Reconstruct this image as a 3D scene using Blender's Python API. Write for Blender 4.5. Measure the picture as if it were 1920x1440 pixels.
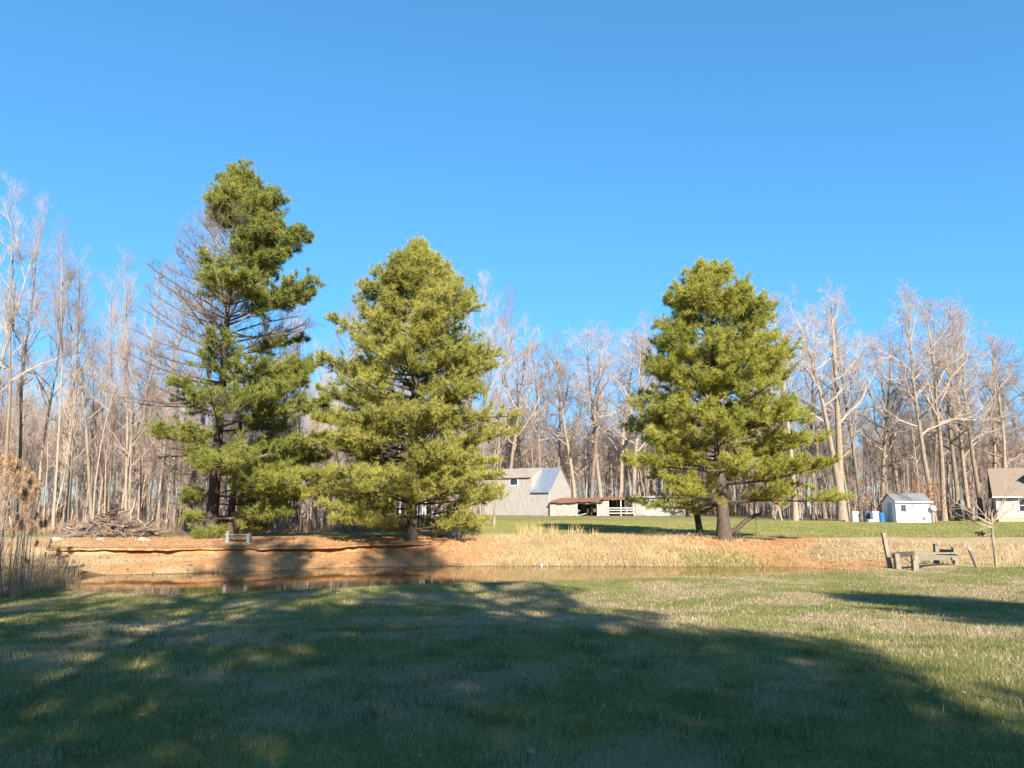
import bpy, math, random
import numpy as np
from mathutils import Vector, Matrix

scene = bpy.context.scene
for o in list(bpy.data.objects):
    bpy.data.objects.remove(o)
COL = scene.collection

# ------------------------------------------------------------------ camera
F = 1400.0                                   # focal length in pixels of the 1920 px photograph
EYE = 1.6
PITCH = math.atan(228.0 / F)                 # horizon sits at row 948 of 1440
cam_data = bpy.data.cameras.new('camera')
cam_data.sensor_fit = 'HORIZONTAL'
cam_data.sensor_width = 36.0
cam_data.lens = 36.0 * F / 1920.0
cam_data.clip_start = 0.1
cam_data.clip_end = 6000.0
cam = bpy.data.objects.new('camera', cam_data)
cam.location = (0, 0, EYE)
cam.rotation_euler = (math.pi / 2 + PITCH, 0, 0)
COL.objects.link(cam)
scene.camera = cam

# ------------------------------------------------------------------ light
SUN_EL = math.radians(27.0)
SUN_AZ = math.radians(14.5)                  # the sun stands behind the viewer, a little to the right
sun_vec = Vector((math.sin(SUN_AZ) * math.cos(SUN_EL), -math.cos(SUN_AZ) * math.cos(SUN_EL), math.sin(SUN_EL)))
world = bpy.data.worlds.new('World')
scene.world = world
world.use_nodes = True
wn = world.node_tree.nodes
SKY_K, SKY_G, SKY_S = 1.9, 3.4, 1.09
sky = wn.new('ShaderNodeTexSky')
sky.sky_type = 'NISHITA'
sky.sun_disc = False
sky.sun_elevation = SUN_EL
sky.sun_rotation = math.pi - SUN_AZ
sky.altitude = 3000
sky.air_density = .8
sky.dust_density = 0.6
sky.ozone_density = 5.0
wn['Background'].inputs['Strength'].default_value = 0.12
# clear-air tone of the sky: soft compression of its brightness range and the deep winter blue
wl = world.node_tree.links
bw = wn.new('ShaderNodeRGBToBW')
wl.new(sky.outputs[0], bw.inputs[0])
den = wn.new('ShaderNodeMath')
den.operation = 'ADD'
den.inputs[1].default_value = SKY_K
wl.new(bw.outputs[0], den.inputs[0])
inv = wn.new('ShaderNodeMath')
inv.operation = 'DIVIDE'
inv.inputs[0].default_value = SKY_G
wl.new(den.outputs[0], inv.inputs[1])
mul = wn.new('ShaderNodeVectorMath')
mul.operation = 'SCALE'
wl.new(sky.outputs[0], mul.inputs[0])
wl.new(inv.outputs[0], mul.inputs['Scale'])
hsv = wn.new('ShaderNodeHueSaturation')
hsv.inputs['Saturation'].default_value = SKY_S
hsv.inputs['Hue'].default_value = .482
wl.new(mul.outputs[0], hsv.inputs['Color'])
wl.new(hsv.outputs[0], wn['Background'].inputs['Color'])
sun_data = bpy.data.lights.new('sun', 'SUN')
sun_data.energy = 5.0
sun_data.angle = math.radians(0.53)
sun_data.color = (1.0, 0.89, 0.74)
sun = bpy.data.objects.new('sun', sun_data)
sun.rotation_euler = (-sun_vec).to_track_quat('-Z', 'Y').to_euler()
sun.location = (20, -60, 50)
COL.objects.link(sun)
vs = scene.view_settings
vs.view_transform = 'Standard'
vs.look = 'None'
vs.exposure = 1.42
vs.gamma = 1.0

# ------------------------------------------------------------------ helpers
RNG = np.random.default_rng(7)
random.seed(7)


def ray(px, py):
    u = (px - 960.0) / F
    v = (720.0 - py) / F
    c, s = math.cos(PITCH), math.sin(PITCH)
    return np.array([u, c - s * v, s + c * v])


def at_depth(px, py, Y):                     # the point of that pixel's ray at forward distance Y
    r = ray(px, py)
    return np.array([0, 0, EYE]) + r * (Y / r[1])


def on_plane(px, py, z):
    r = ray(px, py)
    return np.array([0, 0, EYE]) + r * ((z - EYE) / r[2])


def sstep(a, b, x):
    t = np.clip((np.asarray(x, float) - a) / (b - a), 0, 1)
    return t * t * (3 - 2 * t)


def vnoise(x, y, scale, seed):
    x = np.asarray(x, float) / scale + seed * 17.3
    y = np.asarray(y, float) / scale + seed * 5.7
    xi, yi = np.floor(x), np.floor(y)
    fx, fy = x - xi, y - yi
    fx, fy = fx * fx * (3 - 2 * fx), fy * fy * (3 - 2 * fy)

    def h(a, b):
        v = np.sin(a * 127.1 + b * 311.7 + seed * 74.7) * 43758.5453
        return v - np.floor(v)
    return (h(xi, yi) * (1 - fx) + h(xi + 1, yi) * fx) * (1 - fy) + (h(xi, yi + 1) * (1 - fx) + h(xi + 1, yi + 1) * fx) * fy


def fbm(x, y, scale, seed):
    return 0.5 * vnoise(x, y, scale, seed) + 0.3 * vnoise(x, y, scale * .45, seed + 1) + 0.2 * vnoise(x, y, scale * .2, seed + 2)


def norm(v):
    return v / np.maximum(np.linalg.norm(v, axis=-1, keepdims=True), 1e-9)


class MB:
    """collects vertices and faces (quads / triangles) with numpy, builds one mesh"""
    def __init__(self):
        self.v, self.q, self.t, self.c, self.n = [], [], [], [], 0

    def add(self, v, quads=None, tris=None, col=None):
        v = np.asarray(v, float).reshape(-1, 3)
        if quads is not None and len(quads):
            self.q.append(np.asarray(quads, np.int64).reshape(-1, 4) + self.n)
        if tris is not None and len(tris):
            self.t.append(np.asarray(tris, np.int64).reshape(-1, 3) + self.n)
        if col is not None:
            self.c.append(np.broadcast_to(np.asarray(col, float), (len(v), 3)))
        self.v.append(v)
        self.n += len(v)
        return self

    def hexa(self, c8):                       # 0-3 bottom ring, 4-7 top ring
        return self.add(c8, [(3, 2, 1, 0), (4, 5, 6, 7), (0, 1, 5, 4), (1, 2, 6, 5), (2, 3, 7, 6), (3, 0, 4, 7)])

    def box(self, x0, x1, y0, y1, z0, z1):
        return self.hexa([(x0, y0, z0), (x1, y0, z0), (x1, y1, z0), (x0, y1, z0), (x0, y0, z1), (x1, y0, z1), (x1, y1, z1), (x0, y1, z1)])

    def beam(self, a, b, w, h, up=(0, 0, 1)):  # rectangular bar from a to b
        a, b = np.array(a, float), np.array(b, float)
        d = norm(b - a)
        s = np.cross(d, up)
        if np.linalg.norm(s) < 1e-4:
            s = np.cross(d, (0, 1, 0))
        s = norm(s) * w / 2
        u = norm(np.cross(s, d)) * h / 2
        return self.hexa([a - s - u, b - s - u, b + s - u, a + s - u, a - s + u, b - s + u, b + s + u, a + s + u])

    def tubes(self, paths, radii, n, cap=False):
        paths = np.asarray(paths, float)
        radii = np.asarray(radii, float)
        B, k, _ = paths.shape
        tan = np.gradient(paths, axis=1)
        tan = norm(tan)
        ref = np.where(np.abs(tan[:, :1, 2:3]) > 0.8, np.array([1.0, 0.13, 0]), np.array([0.1, 0, 1.0]))
        s = norm(np.cross(tan, np.broadcast_to(ref, tan.shape)))
        u = np.cross(s, tan)
        a = np.arange(n) * 2 * np.pi / n
        ring = s[:, :, None, :] * np.cos(a)[None, None, :, None] + u[:, :, None, :] * np.sin(a)[None, None, :, None]
        v = paths[:, :, None, :] + ring * radii[:, :, None, None]
        idx = np.arange(B * k * n).reshape(B, k, n)
        a0, a1 = idx[:, :-1, :], idx[:, 1:, :]
        q = np.stack([a0, np.roll(a0, -1, 2), np.roll(a1, -1, 2), a1], -1).reshape(-1, 4)
        self.add(v.reshape(-1, 3), q)
        if cap:
            base = self.n - B * k * n
            for b in range(B):
                r = idx[b, -1] + base
                self.t.append(np.array([(r[0], r[i], r[i + 1]) for i in range(1, n - 1)]))
                r = idx[b, 0] + base
                self.t.append(np.array([(r[0], r[i + 1], r[i]) for i in range(1, n - 1)]))
        return self

    def mesh(self, name, mat=None, smooth=False):
        me = bpy.data.meshes.new(name)
        v = np.concatenate(self.v)
        q = np.concatenate(self.q) if self.q else np.zeros((0, 4), np.int64)
        t = np.concatenate(self.t) if self.t else np.zeros((0, 3), np.int64)
        me.vertices.add(len(v))
        me.vertices.foreach_set('co', v.astype(np.float32).ravel())
        lp = np.concatenate([q.ravel(), t.ravel()]).astype(np.int32)
        me.loops.add(len(lp))
        me.loops.foreach_set('vertex_index', lp)
        npoly = len(q) + len(t)
        me.polygons.add(npoly)
        st = np.concatenate([np.arange(len(q)) * 4, len(q) * 4 + np.arange(len(t)) * 3]).astype(np.int32)
        me.polygons.foreach_set('loop_start', st)
        me.polygons.foreach_set('use_smooth', np.full(npoly, smooth))
        if self.c:
            c = np.concatenate(self.c)
            at = me.attributes.new('tint', 'FLOAT_COLOR', 'POINT')
            at.data.foreach_set('color', np.concatenate([c, np.ones((len(c), 1))], 1).astype(np.float32).ravel())
        me.update(calc_edges=True)
        if mat:
            me.materials.append(mat)
        return me


def tag(o, label=None, cat=None, group=None, kind=None):
    if label: o['label'] = label
    if cat: o['category'] = cat
    if group: o['group'] = group
    if kind: o['kind'] = kind
    return o


def obj(name, me, parent=None, **kw):
    if isinstance(me, MB):
        me = me.mesh(name)
    o = bpy.data.objects.new(name, me)
    COL.objects.link(o)
    if parent is not None:
        o.parent = parent
    return tag(o, **kw)


def thing(name, loc, label, cat, group=None, rz=0.0, scale=1.0):
    o = bpy.data.objects.new(name, None)
    o.empty_display_size = 0.3
    COL.objects.link(o)
    o.location = [float(c) for c in loc]
    o.rotation_euler = (0, 0, rz)
    o.scale = (scale,) * 3
    return tag(o, label, cat, group)


# ------------------------------------------------------------------ materials
def new_mat(name):
    m = bpy.data.materials.new(name)
    m.use_nodes = True
    nt = m.node_tree
    return m, nt, nt.nodes['Principled BSDF']


def N(nt, typ, **kw):
    n = nt.nodes.new(typ)
    for k, v in kw.items():
        if k.startswith('i_'):
            n.inputs[k[2:].replace('_', ' ')].default_value = v
        else:
            setattr(n, k, v)
    return n


def mixc(nt, fac, a, b, mode='MIX'):
    n = nt.nodes.new('ShaderNodeMix')
    n.data_type = 'RGBA'
    n.blend_type = mode
    for sock, val in ((n.inputs[0], fac), (n.inputs[6], a), (n.inputs[7], b)):
        if hasattr(val, 'is_output'):
            nt.links.new(val, sock)
        elif isinstance(val, (int, float)):
            sock.default_value = val
        else:
            sock.default_value = (*val, 1)
    return n.outputs[2]


def ramp(nt, src, stops):
    r = nt.nodes.new('ShaderNodeValToRGB')
    e = r.color_ramp.elements
    while len(e) < len(stops):
        e.new(0.5)
    for el, (p, c) in zip(e, stops):
        el.position = p
        el.color = (*c, 1) if not isinstance(c, (int, float)) else (c, c, c, 1)
    nt.links.new(src, r.inputs[0])
    return r.outputs[0]


def noise(nt, scale, detail=4, vec=None, rough=0.6):
    n = N(nt, 'ShaderNodeTexNoise')
    n.inputs['Scale'].default_value = scale
    n.inputs['Detail'].default_value = detail
    n.inputs['Roughness'].default_value = rough
    if vec is not None:
        nt.links.new(vec, n.inputs['Vector'])
    return n.outputs['Fac']


def obj_coord(nt, sx=1, sy=1, sz=1):
    tc = N(nt, 'ShaderNodeTexCoord')
    mp = N(nt, 'ShaderNodeMapping')
    mp.inputs['Scale'].default_value = (sx, sy, sz)
    nt.links.new(tc.outputs['Object'], mp.inputs[0])
    return mp.outputs[0]


def bump(nt, b, src, strength=0.4, dist=0.02):
    n = N(nt, 'ShaderNodeBump')
    n.inputs['Strength'].default_value = strength
    n.inputs['Distance'].default_value = dist
    nt.links.new(src, n.inputs['Height'])
    nt.links.new(n.outputs[0], b.inputs['Normal'])


def wood_mat(name, c0, c1, stretch=(6, 6, .5), rough=.85, rand=.25):
    m, nt, b = new_mat(name)
    co = obj_coord(nt, *stretch)
    n1 = noise(nt, 3, 6, co)
    c = ramp(nt, n1, [(.3, c0), (.72, c1)])
    oi = N(nt, 'ShaderNodeObjectInfo')
    k = N(nt, 'ShaderNodeMapRange')
    k.inputs[3].default_value = 1 - rand
    k.inputs[4].default_value = 1 + rand * .4
    nt.links.new(oi.outputs['Random'], k.inputs[0])
    hv = N(nt, 'ShaderNodeHueSaturation')
    nt.links.new(c, hv.inputs['Color'])
    nt.links.new(k.outputs[0], hv.inputs['Value'])
    nt.links.new(hv.outputs[0], b.inputs['Base Color'])
    b.inputs['Roughness'].default_value = rough
    b.inputs['Specular IOR Level'].default_value = .2
    bump(nt, b, n1, .5, .02)
    return m


def plain_mat(name, c, rough=.7, var=.15, scale=4, metal=0.0):
    m, nt, b = new_mat(name)
    n1 = noise(nt, scale, 5, obj_coord(nt))
    c = np.array(c)
    nt.links.new(ramp(nt, n1, [(.3, tuple(c * (1 - var))), (.7, tuple(np.minimum(c * (1 + var), 1)))]), b.inputs['Base Color'])
    b.inputs['Roughness'].default_value = rough
    b.inputs['Metallic'].default_value = metal
    b.inputs['Specular IOR Level'].default_value = .3
    return m


def leaf_mat(name, translucency=.3, rough=.6, gain=1.0, spec=.25):
    """two-sided foliage shader: colour comes from the tint attribute of the mesh"""
    m, nt, b = new_mat(name)
    a = N(nt, 'ShaderNodeAttribute', attribute_name='tint')
    col = a.outputs['Color']
    if gain != 1.0:
        col = mixc(nt, 1.0, col, (gain, gain, gain), 'MULTIPLY')
    nt.links.new(col, b.inputs['Base Color'])
    b.inputs['Roughness'].default_value = rough
    b.inputs['Specular IOR Level'].default_value = spec
    tr = N(nt, 'ShaderNodeBsdfTranslucent')
    nt.links.new(col, tr.inputs['Color'])
    mx = N(nt, 'ShaderNodeMixShader')
    mx.inputs[0].default_value = translucency
    nt.links.new(b.outputs[0], mx.inputs[1])
    nt.links.new(tr.outputs[0], mx.inputs[2])
    nt.links.new(mx.outputs[0], nt.nodes['Material Output'].inputs['Surface'])
    return m


M = {}
M['bark'] = wood_mat('bare_tree_bark', (.13, .10, .075), (.40, .325, .25), (5, 5, .7), rand=.5)
M['twig'] = wood_mat('twig_bark', (.26, .205, .168), (.46, .375, .31), (2, 2, 2), rand=.4)
M['pine_bark'] = wood_mat('pine_bark', (.04, .033, .028), (.13, .10, .078), (7, 7, 1.2))
M['dead_wood'] = wood_mat('dead_pine_wood', (.13, .10, .085), (.27, .21, .17), (6, 6, 2))
M['needle'] = leaf_mat('pine_needles', .42, .5)
M['grass'] = leaf_mat('grass_blades', .25, .65)
M['straw'] = leaf_mat('dry_grass', .3, .8, spec=.1)
M['leaf'] = leaf_mat('dry_leaves', .3, .8, spec=.1)
M['barn_wood'] = wood_mat('weathered_barn_boards', (.19, .18, .17), (.43, .41, .39), (7, 7, .35), .9, .05)
M['grey_wood'] = wood_mat('grey_weathered_boards', (.22, .215, .21), (.44, .43, .42), (7, 7, .35), .9, .1)
M['dock_wood'] = wood_mat('weathered_dock_timber', (.14, .12, .09), (.30, .265, .21), (8, 8, 2), .9, .3)
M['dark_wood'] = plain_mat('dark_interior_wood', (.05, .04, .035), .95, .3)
M['rust'] = plain_mat('rusty_tin_roof', (.21, .105, .07), .8, .35, 1.5)
M['tin'] = plain_mat('bare_tin_roof', (.42, .47, .54), .35, .08, 1.0, .75)
M['tin_brown'] = plain_mat('weathered_tin_roof', (.36, .31, .28), .6, .2, 1.2, .3)
M['grey_roof'] = plain_mat('grey_felt_roof', (.36, .35, .35), .8, .12, 2)
M['white'] = plain_mat('white_paint', (.74, .74, .74), .6, .03)
M['white_old'] = plain_mat('weathered_white_paint', (.40, .40, .385), .7, .12, 6)
M['siding'] = plain_mat('beige_vinyl_siding', (.50, .43, .36), .6, .04)
M['shingle'] = plain_mat('brown_shingles', (.23, .185, .145), .9, .18, 9)
M['shed_roof'] = plain_mat('grey_shingles', (.17, .172, .176), .9, .2, 9)
M['ornament'] = plain_mat('slate_ornament', (.16, .18, .22), .7, .2)
M['shutter'] = plain_mat('pale_shutter', (.42, .47, .54), .6, .05)
M['brick'] = plain_mat('tan_foundation', (.42, .33, .24), .9, .2, 7)
M['bench'] = plain_mat('shaded_white_bench', (.21, .22, .235), .8, .15)  # white bench legs greyed: the shade on them is put into the colour
M['blue'] = plain_mat('blue_plastic', (.02, .12, .30), .45, .1)
M['navy'] = plain_mat('dark_blue_plastic', (.06, .08, .12), .5, .2)
M['iron'] = plain_mat('dark_iron', (.05, .045, .045), .6, .3)
M['stone'] = plain_mat('pale_stone', (.36, .34, .31), .9, .2, 5)
M['stump'] = wood_mat('grey_stump_wood', (.22, .23, .25), (.60, .60, .60), (6, 6, 2))
m, nt, b = new_mat('window_glass')
b.inputs['Base Color'].default_value = (.03, .035, .04, 1)
b.inputs['Roughness'].default_value = .05
M['glass'] = m

# ------------------------------------------------------------------ terrain
WATER = -1.0
FAR_PX = [(110, 1083), (200, 1079), (300, 1077), (450, 1073), (600, 1066), (830, 1062), (1000, 1062), (1300, 1063), (1450, 1063), (1550, 1066), (1640, 1074)]
NEAR_PX = [(110, 1093), (140, 1108), (300, 1117), (560, 1114), (800, 1110), (1100, 1106), (1400, 1100), (1580, 1093), (1650, 1083)]
_f = np.array([on_plane(a, c, WATER) for a, c in FAR_PX])
_n = np.array([on_plane(a, c, WATER) for a, c in NEAR_PX])
XL, XR = -15.2, 14.2


def shore(X):
    """near and far waterline for each X; past the pond's ends they cross, so no water stands there"""
    Xc = np.clip(X, XL, XR)
    ol, orr = np.maximum(XL - X, 0), np.maximum(X - XR, 0)
    yf = np.interp(Xc, _f[:, 0], _f[:, 1]) + .35 * (fbm(X, X * 0, 2.2, 3) - .5)
    yn = np.interp(Xc, _n[:, 0], _n[:, 1])
    mid = (yf + yn) / 2
    half = (yf - yn) / 2
    yf_ = mid + half * np.clip(1 - orr / 1.5, 0, 1) - orr * .8
    yn_ = mid - half * np.clip(1 - orr / 1.5, 0, 1) + orr * .8 + ol * 1.2
    return mid, yn_, yf_, ol


def lip_t(X):
    return 3.9 + 1.0 * (vnoise(X, X * 0, 2.6, 5) - .5) + .55 * (vnoise(X, X * 0, .7, 6) - .5)


def terrain(X, Y, detail=True):
    X, Y = np.asarray(X, float), np.asarray(Y, float)
    mid, yn_, yf_, ol = shore(X)
    tf, tn = Y - yf_, yn_ - Y
    # near side: the lawn falls gently to the pond
    drop = np.interp(X, [-16, -9, -3, 3, 12, 20], [.99, .95, .72, .6, .52, .45])
    lawn = -drop * sstep(5, 20.5, Y)
    zn = np.where(tn > 0, np.minimum(lawn, -1 + tn * .55), -1 + np.maximum(tn * .25, -.8))
    # far side: eroded beach with a step on the left, grassy slope in the middle, low mud on the right
    lt = lip_t(X)
    A = -1 + .15 * np.clip(tf, 0, None) - .03 * np.clip(tf - 3, 0, None)
    A = np.minimum(A, -.42) + .24 * sstep(-.05, .12, tf - lt) + .24 * sstep(0, 3.2, tf - lt)
    B = -1 + 1.10 * sstep(-1.2, 5.6, tf) - 1.10 * sstep(-1.2, 5.6, 0)
    B = np.where(tf < 7, B, np.maximum(B, -.06))
    C = -1 + .92 * sstep(-1.0, 8.5, tf) - .92 * sstep(-1.0, 8.5, 0)
    wA = 1 - sstep(-4.4, -2.9, X)
    wC = sstep(9, 13.5, X)
    zf = A * wA + (B * (1 - wC) + C * wC) * (1 - wA)
    zf = np.where(tf > 0, zf, -1 + np.maximum(tf * .25, -.8))
    far_level = .02 + .24 * sstep(70, 100, Y) * (1 - sstep(20, 45, X))
    zf = zf + (far_level - zf) * sstep(6, 12, tf)
    w = sstep(-1.5, 1.5, Y - mid)
    z = zn * (1 - w) + zf * w
    z = np.where(ol > 0, np.maximum(z, -1.02 + .16 * np.minimum(ol, 3)), z)
    if detail:
        z = z + .05 * (fbm(X, Y, 1.6, 11) - .5) * sstep(.3, 1.5, np.maximum(tf, tn)) + .10 * (fbm(X, Y, 9, 13) - .5) * sstep(1, 4, np.maximum(tf, tn))
    return z


def gz(x, y):
    return float(terrain(np.array([x]), np.array([y]))[0])


def ground_at(px, py):                         # where the ray of that pixel meets the ground
    r = ray(px, py)
    ts = np.concatenate([np.linspace(3, 60, 2400), np.linspace(60, 200, 1200)])
    p = np.array([0, 0, EYE]) + r[None] * ts[:, None]
    below = np.nonzero(p[:, 2] < terrain(p[:, 0], p[:, 1]))[0]
    return p[below[0]] if len(below) else p[-1]


PINE1 = np.array([-15.0, 38.0])
PINE2 = np.array([-5.0, 37.9])
PINE3 = np.array([10.7, 38.4])


def forest_mask(X, Y):
    k = X / np.maximum(Y, 1)
    left = sstep(43, 45.5, Y - 3.5 * sstep(-.32, -.06, k) * 2) * (1 - sstep(-.075, -.05, k))
    edge = 113 - 36 * sstep(.33, .40, k)
    right = sstep(0, 3, Y - edge) * sstep(-.06, -.04, k)
    return np.maximum(left, right)


def dry_mask(X, Y):
    return sstep(.43, .62, .65 * fbm(X, Y, 1.5, 31) + .35 * fbm(X, Y, 5.0, 35))


def zones(X, Y):
    mid, yn_, yf_, ol = shore(X)
    tf, tn = Y - yf_, yn_ - Y
    far = sstep(0, .5, Y - mid)
    n = fbm(X, Y, 1.3, 21) - .5
    d1 = np.hypot((X - PINE1[0]) / 6.5, (Y - PINE1[1] + 1) / 5)
    d2 = np.hypot((X - PINE2[0]) / 5.0, (Y - PINE2[1] + 2) / 4.6)
    d3 = np.hypot((X - PINE3[0] - 1.0) / 4.6, (Y - PINE3[1] + .4) / 3.0)
    soil = np.maximum.reduce([1 - sstep(.55, 1.15, d + n * .6) for d in (d1, d2, d3)])
    leftbank = (1 - sstep(-4.5, -2.8, X + n * 2)) * sstep(-.2, .2, tf) * (1 - sstep(6, 7.5, tf + n * 2)) * (.55 + .45 * sstep(-18, -11.5, X + n))
    leftbank = leftbank * np.clip(.62 + 1.5 * n + .8 * (fbm(X, Y * 1.6, 3.0, 25) - .5) + .25 * sstep(3.5, 4.2, tf), 0, 1)
    mudbeach = sstep(9, 12, X + n * 2) * sstep(-.1, .2, tf) * (1 - sstep(2.0, 4.2, tf + n * 2)) * (1 - sstep(15, 18, X)) * .8
    soil = np.maximum.reduce([soil, leftbank, mudbeach]) * far
    straw = sstep(-.3, .2, tf) * (1 - sstep(6.0, 7.2, tf + n * 2.4)) * far
    straw = np.maximum(straw, sstep(-17, -15, -X * 0 - 15.5) * 0)
    leftstraw = (1 - sstep(-15.8, -14.6, X + n)) * sstep(21.5, 23.5, Y + n) * (1 - sstep(38.5, 41, Y + n * 2))
    rightstraw = sstep(10, 13, X) * sstep(25.0, 27.2, Y + n * 1.5) * (1 - sstep(37, 39, Y + n * 2))
    straw = np.maximum.reduce([straw, leftstraw, rightstraw])
    mud = 1 - sstep(.0, .28, np.maximum(tf, tn) + n * .2)
    return soil, straw, mud, tf, tn


def axis(parts):
    out = []
    for a, c, s in parts:
        out.append(np.arange(a, c, s))
    return np.unique(np.round(np.concatenate(out), 4))


far_grow = np.array([130, 160, 200, 260, 350, 500, 800, 1300, 2200, 4000.])
xs = np.unique(np.concatenate([-far_grow, axis([(-110, -30, 4), (-30, -21, .8), (-21, 17, .22), (17, 32, .6), (32, 110.1, 4)]), far_grow]))
ys = np.unique(np.concatenate([-far_grow, axis([(-110, -6, 4), (-6, 3, .8), (3, 20, .35), (20, 27, .2), (27, 40, .13), (40, 52, .5), (52, 110.1, 2)]), far_grow]))
gx, gy = np.meshgrid(xs, ys)
zz = terrain(gx, gy)
soil, straw, mud, _, _ = zones(gx, gy)
nx, ny = len(xs), len(ys)
idx = np.arange(nx * ny).reshape(ny, nx)
quads = np.stack([idx[:-1, :-1], idx[:-1, 1:], idx[1:, 1:], idx[1:, :-1]], -1).reshape(-1, 4)
gm = MB().add(np.stack([gx, gy, zz], -1).reshape(-1, 3), quads).mesh('ground', None, True)
for nm, arrs in (('zone', (soil, straw, mud)), ('zone_b', (dry_mask(gx, gy), forest_mask(gx, gy), np.zeros_like(gx)))):
    at = gm.attributes.new(nm, 'FLOAT_COLOR', 'POINT')
    at.data.foreach_set('color', np.stack([a.ravel() for a in arrs] + [np.ones(nx * ny)], -1).astype(np.float32).ravel())

m, nt, b = new_mat('ground_surface')
tc = N(nt, 'ShaderNodeTexCoord')
P = tc.outputs['Object']
n_big, n_mid, n_fine = noise(nt, .35, 4, P), noise(nt, 2.2, 5, P), noise(nt, 14, 6, P, .75)
za = N(nt, 'ShaderNodeAttribute', attribute_name='zone')
zb = N(nt, 'ShaderNodeAttribute', attribute_name='zone_b')
sa, sb = N(nt, 'ShaderNodeSeparateColor'), N(nt, 'ShaderNodeSeparateColor')
nt.links.new(za.outputs['Color'], sa.inputs[0])
nt.links.new(zb.outputs['Color'], sb.inputs[0])
green = ramp(nt, n_mid, [(.3, (.145, .16, .045)), (.55, (.22, .225, .07)), (.75, (.30, .28, .10))])
drygrass = ramp(nt, n_fine, [(.3, (.22, .17, .09)), (.7, (.38, .30, .17))])
c = mixc(nt, sb.outputs[0], green, drygrass)
c = mixc(nt, ramp(nt, n_fine, [(.25, .0), (.75, .35)]), c, (.05, .06, .02))


def edged(src, amt=.5):                        # zone value with its edge broken up by fine noise
    a = N(nt, 'ShaderNodeMath', operation='MULTIPLY_ADD')
    nt.links.new(n_fine, a.inputs[0])
    a.inputs[1].default_value = amt
    a.inputs[2].default_value = -amt * .5
    s = N(nt, 'ShaderNodeMath', operation='ADD')
    nt.links.new(a.outputs[0], s.inputs[0])
    nt.links.new(src, s.inputs[1])
    r = N(nt, 'ShaderNodeMapRange', interpolation_type='SMOOTHSTEP')
    r.inputs[1].default_value = .3
    r.inputs[2].default_value = .7
    nt.links.new(s.outputs[0], r.inputs[0])
    return r.outputs[0]


c = mixc(nt, edged(sb.outputs[1]), c, ramp(nt, n_fine, [(.3, (.12, .075, .045)), (.7, (.30, .20, .13))]))
c = mixc(nt, edged(sa.outputs[1], .8), c, ramp(nt, n_fine, [(.28, (.26, .18, .095)), (.72, (.56, .43, .25))]))
c = mixc(nt, edged(sa.outputs[0], .9), c, ramp(nt, n_fine, [(.25, (.22, .085, .035)), (.5, (.40, .20, .088)), (.75, (.54, .35, .18))]))
c = mixc(nt, ramp(nt, n_mid, [(.48, .0), (.68, .5)]), c, mixc(nt, edged(sa.outputs[0], .9), c, ramp(nt, n_fine, [(.3, (.36, .25, .14)), (.7, (.60, .47, .30))])))
c = mixc(nt, edged(sa.outputs[2], .3), c, ramp(nt, n_mid, [(.3, (.14, .07, .035)), (.7, (.24, .13, .06))]))
nt.links.new(c, b.inputs['Base Color'])
b.inputs['Roughness'].default_value = .95
b.inputs['Specular IOR Level'].default_value = .1
bump(nt, b, n_fine, .6, .05)
M['ground'] = m
gm.materials.append(m)
ground = obj('ground', gm, kind='structure')

# pond water
m, nt, b = new_mat('pond_water')
b.inputs['Base Color'].default_value = (.17, .10, .045, 1)
b.inputs['Roughness'].default_value = .03
b.inputs['IOR'].default_value = 1.33
co = obj_coord(nt, .8, 2.6, 1)
bump(nt, b, noise(nt, 1.6, 3, co, .5), .10, .02)
M['water'] = m
wx = np.linspace(XL - 1.6, XR + 1.6, 120)
mid, yn_, yf_, ol = shore(wx)
half = np.maximum((yf_ - yn_) / 2, 0) + .5
mid = (yf_ + np.minimum(yn_, yf_)) / 2
wv = np.concatenate([np.stack([wx, mid - half, np.full_like(wx, WATER)], -1), np.stack([wx, mid + half, np.full_like(wx, WATER)], -1)])
nw = len(wx)
water = MB().add(wv, [(i, i + 1, nw + i + 1, nw + i) for i in range(nw - 1)])
obj('pond_water', water.mesh('pond_water', M['water']), kind='structure')

# overhanging turf along the eroded left bank
lx = np.arange(-19.8, -3.1, .09)
yl = shore(lx)[2] + lip_t(lx)
edge = .34 + .22 * (vnoise(lx, lx * 0, .8, 41) - .5) + .22 * (vnoise(lx, lx * 0, .22, 42) - .5)
edge *= .45 + .7 * sstep(.25, .55, vnoise(lx, lx * 0, 1.9, 44))
edge *= sstep(-19.8, -18.6, lx) * (1 - sstep(-5.4, -3.4, lx))
thick = .05 + .05 * vnoise(lx, lx * 0, .4, 43)
ztop = terrain(lx, yl + .35)
rows = [(yl + 1.3, terrain(lx, yl + 1.3) - .02), (yl + .5, terrain(lx, yl + .5) + .025), (yl + .1, ztop + .02), (yl - edge, ztop - .01 - .03 * vnoise(lx, lx * 0, .5, 45)), (yl - edge + .02, ztop - .02 - thick), (yl + .3, ztop - .04 - thick)]
lv = np.concatenate([np.stack([lx, a, c], -1) for a, c in rows])
nl = len(lx)
q = [(r * nl + i, r * nl + i + 1, (r + 1) * nl + i + 1, (r + 1) * nl + i) for r in range(5) for i in range(nl - 1)]
lipm = MB().add(lv, q).mesh('bank_edge', M['ground'])
Lz = zones(lv[:, 0], lv[:, 1])
for nm, arrs in (('zone', (Lz[0], Lz[1], Lz[2] * 0)), ('zone_b', (Lz[0] * 0, Lz[0] * 0, Lz[0] * 0))):
    at = lipm.attributes.new(nm, 'FLOAT_COLOR', 'POINT')
    at.data.foreach_set('color', np.stack([a for a in arrs] + [np.ones(len(lv))], -1).astype(np.float32).ravel())
obj('bank_edge', lipm, kind='structure')

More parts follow.
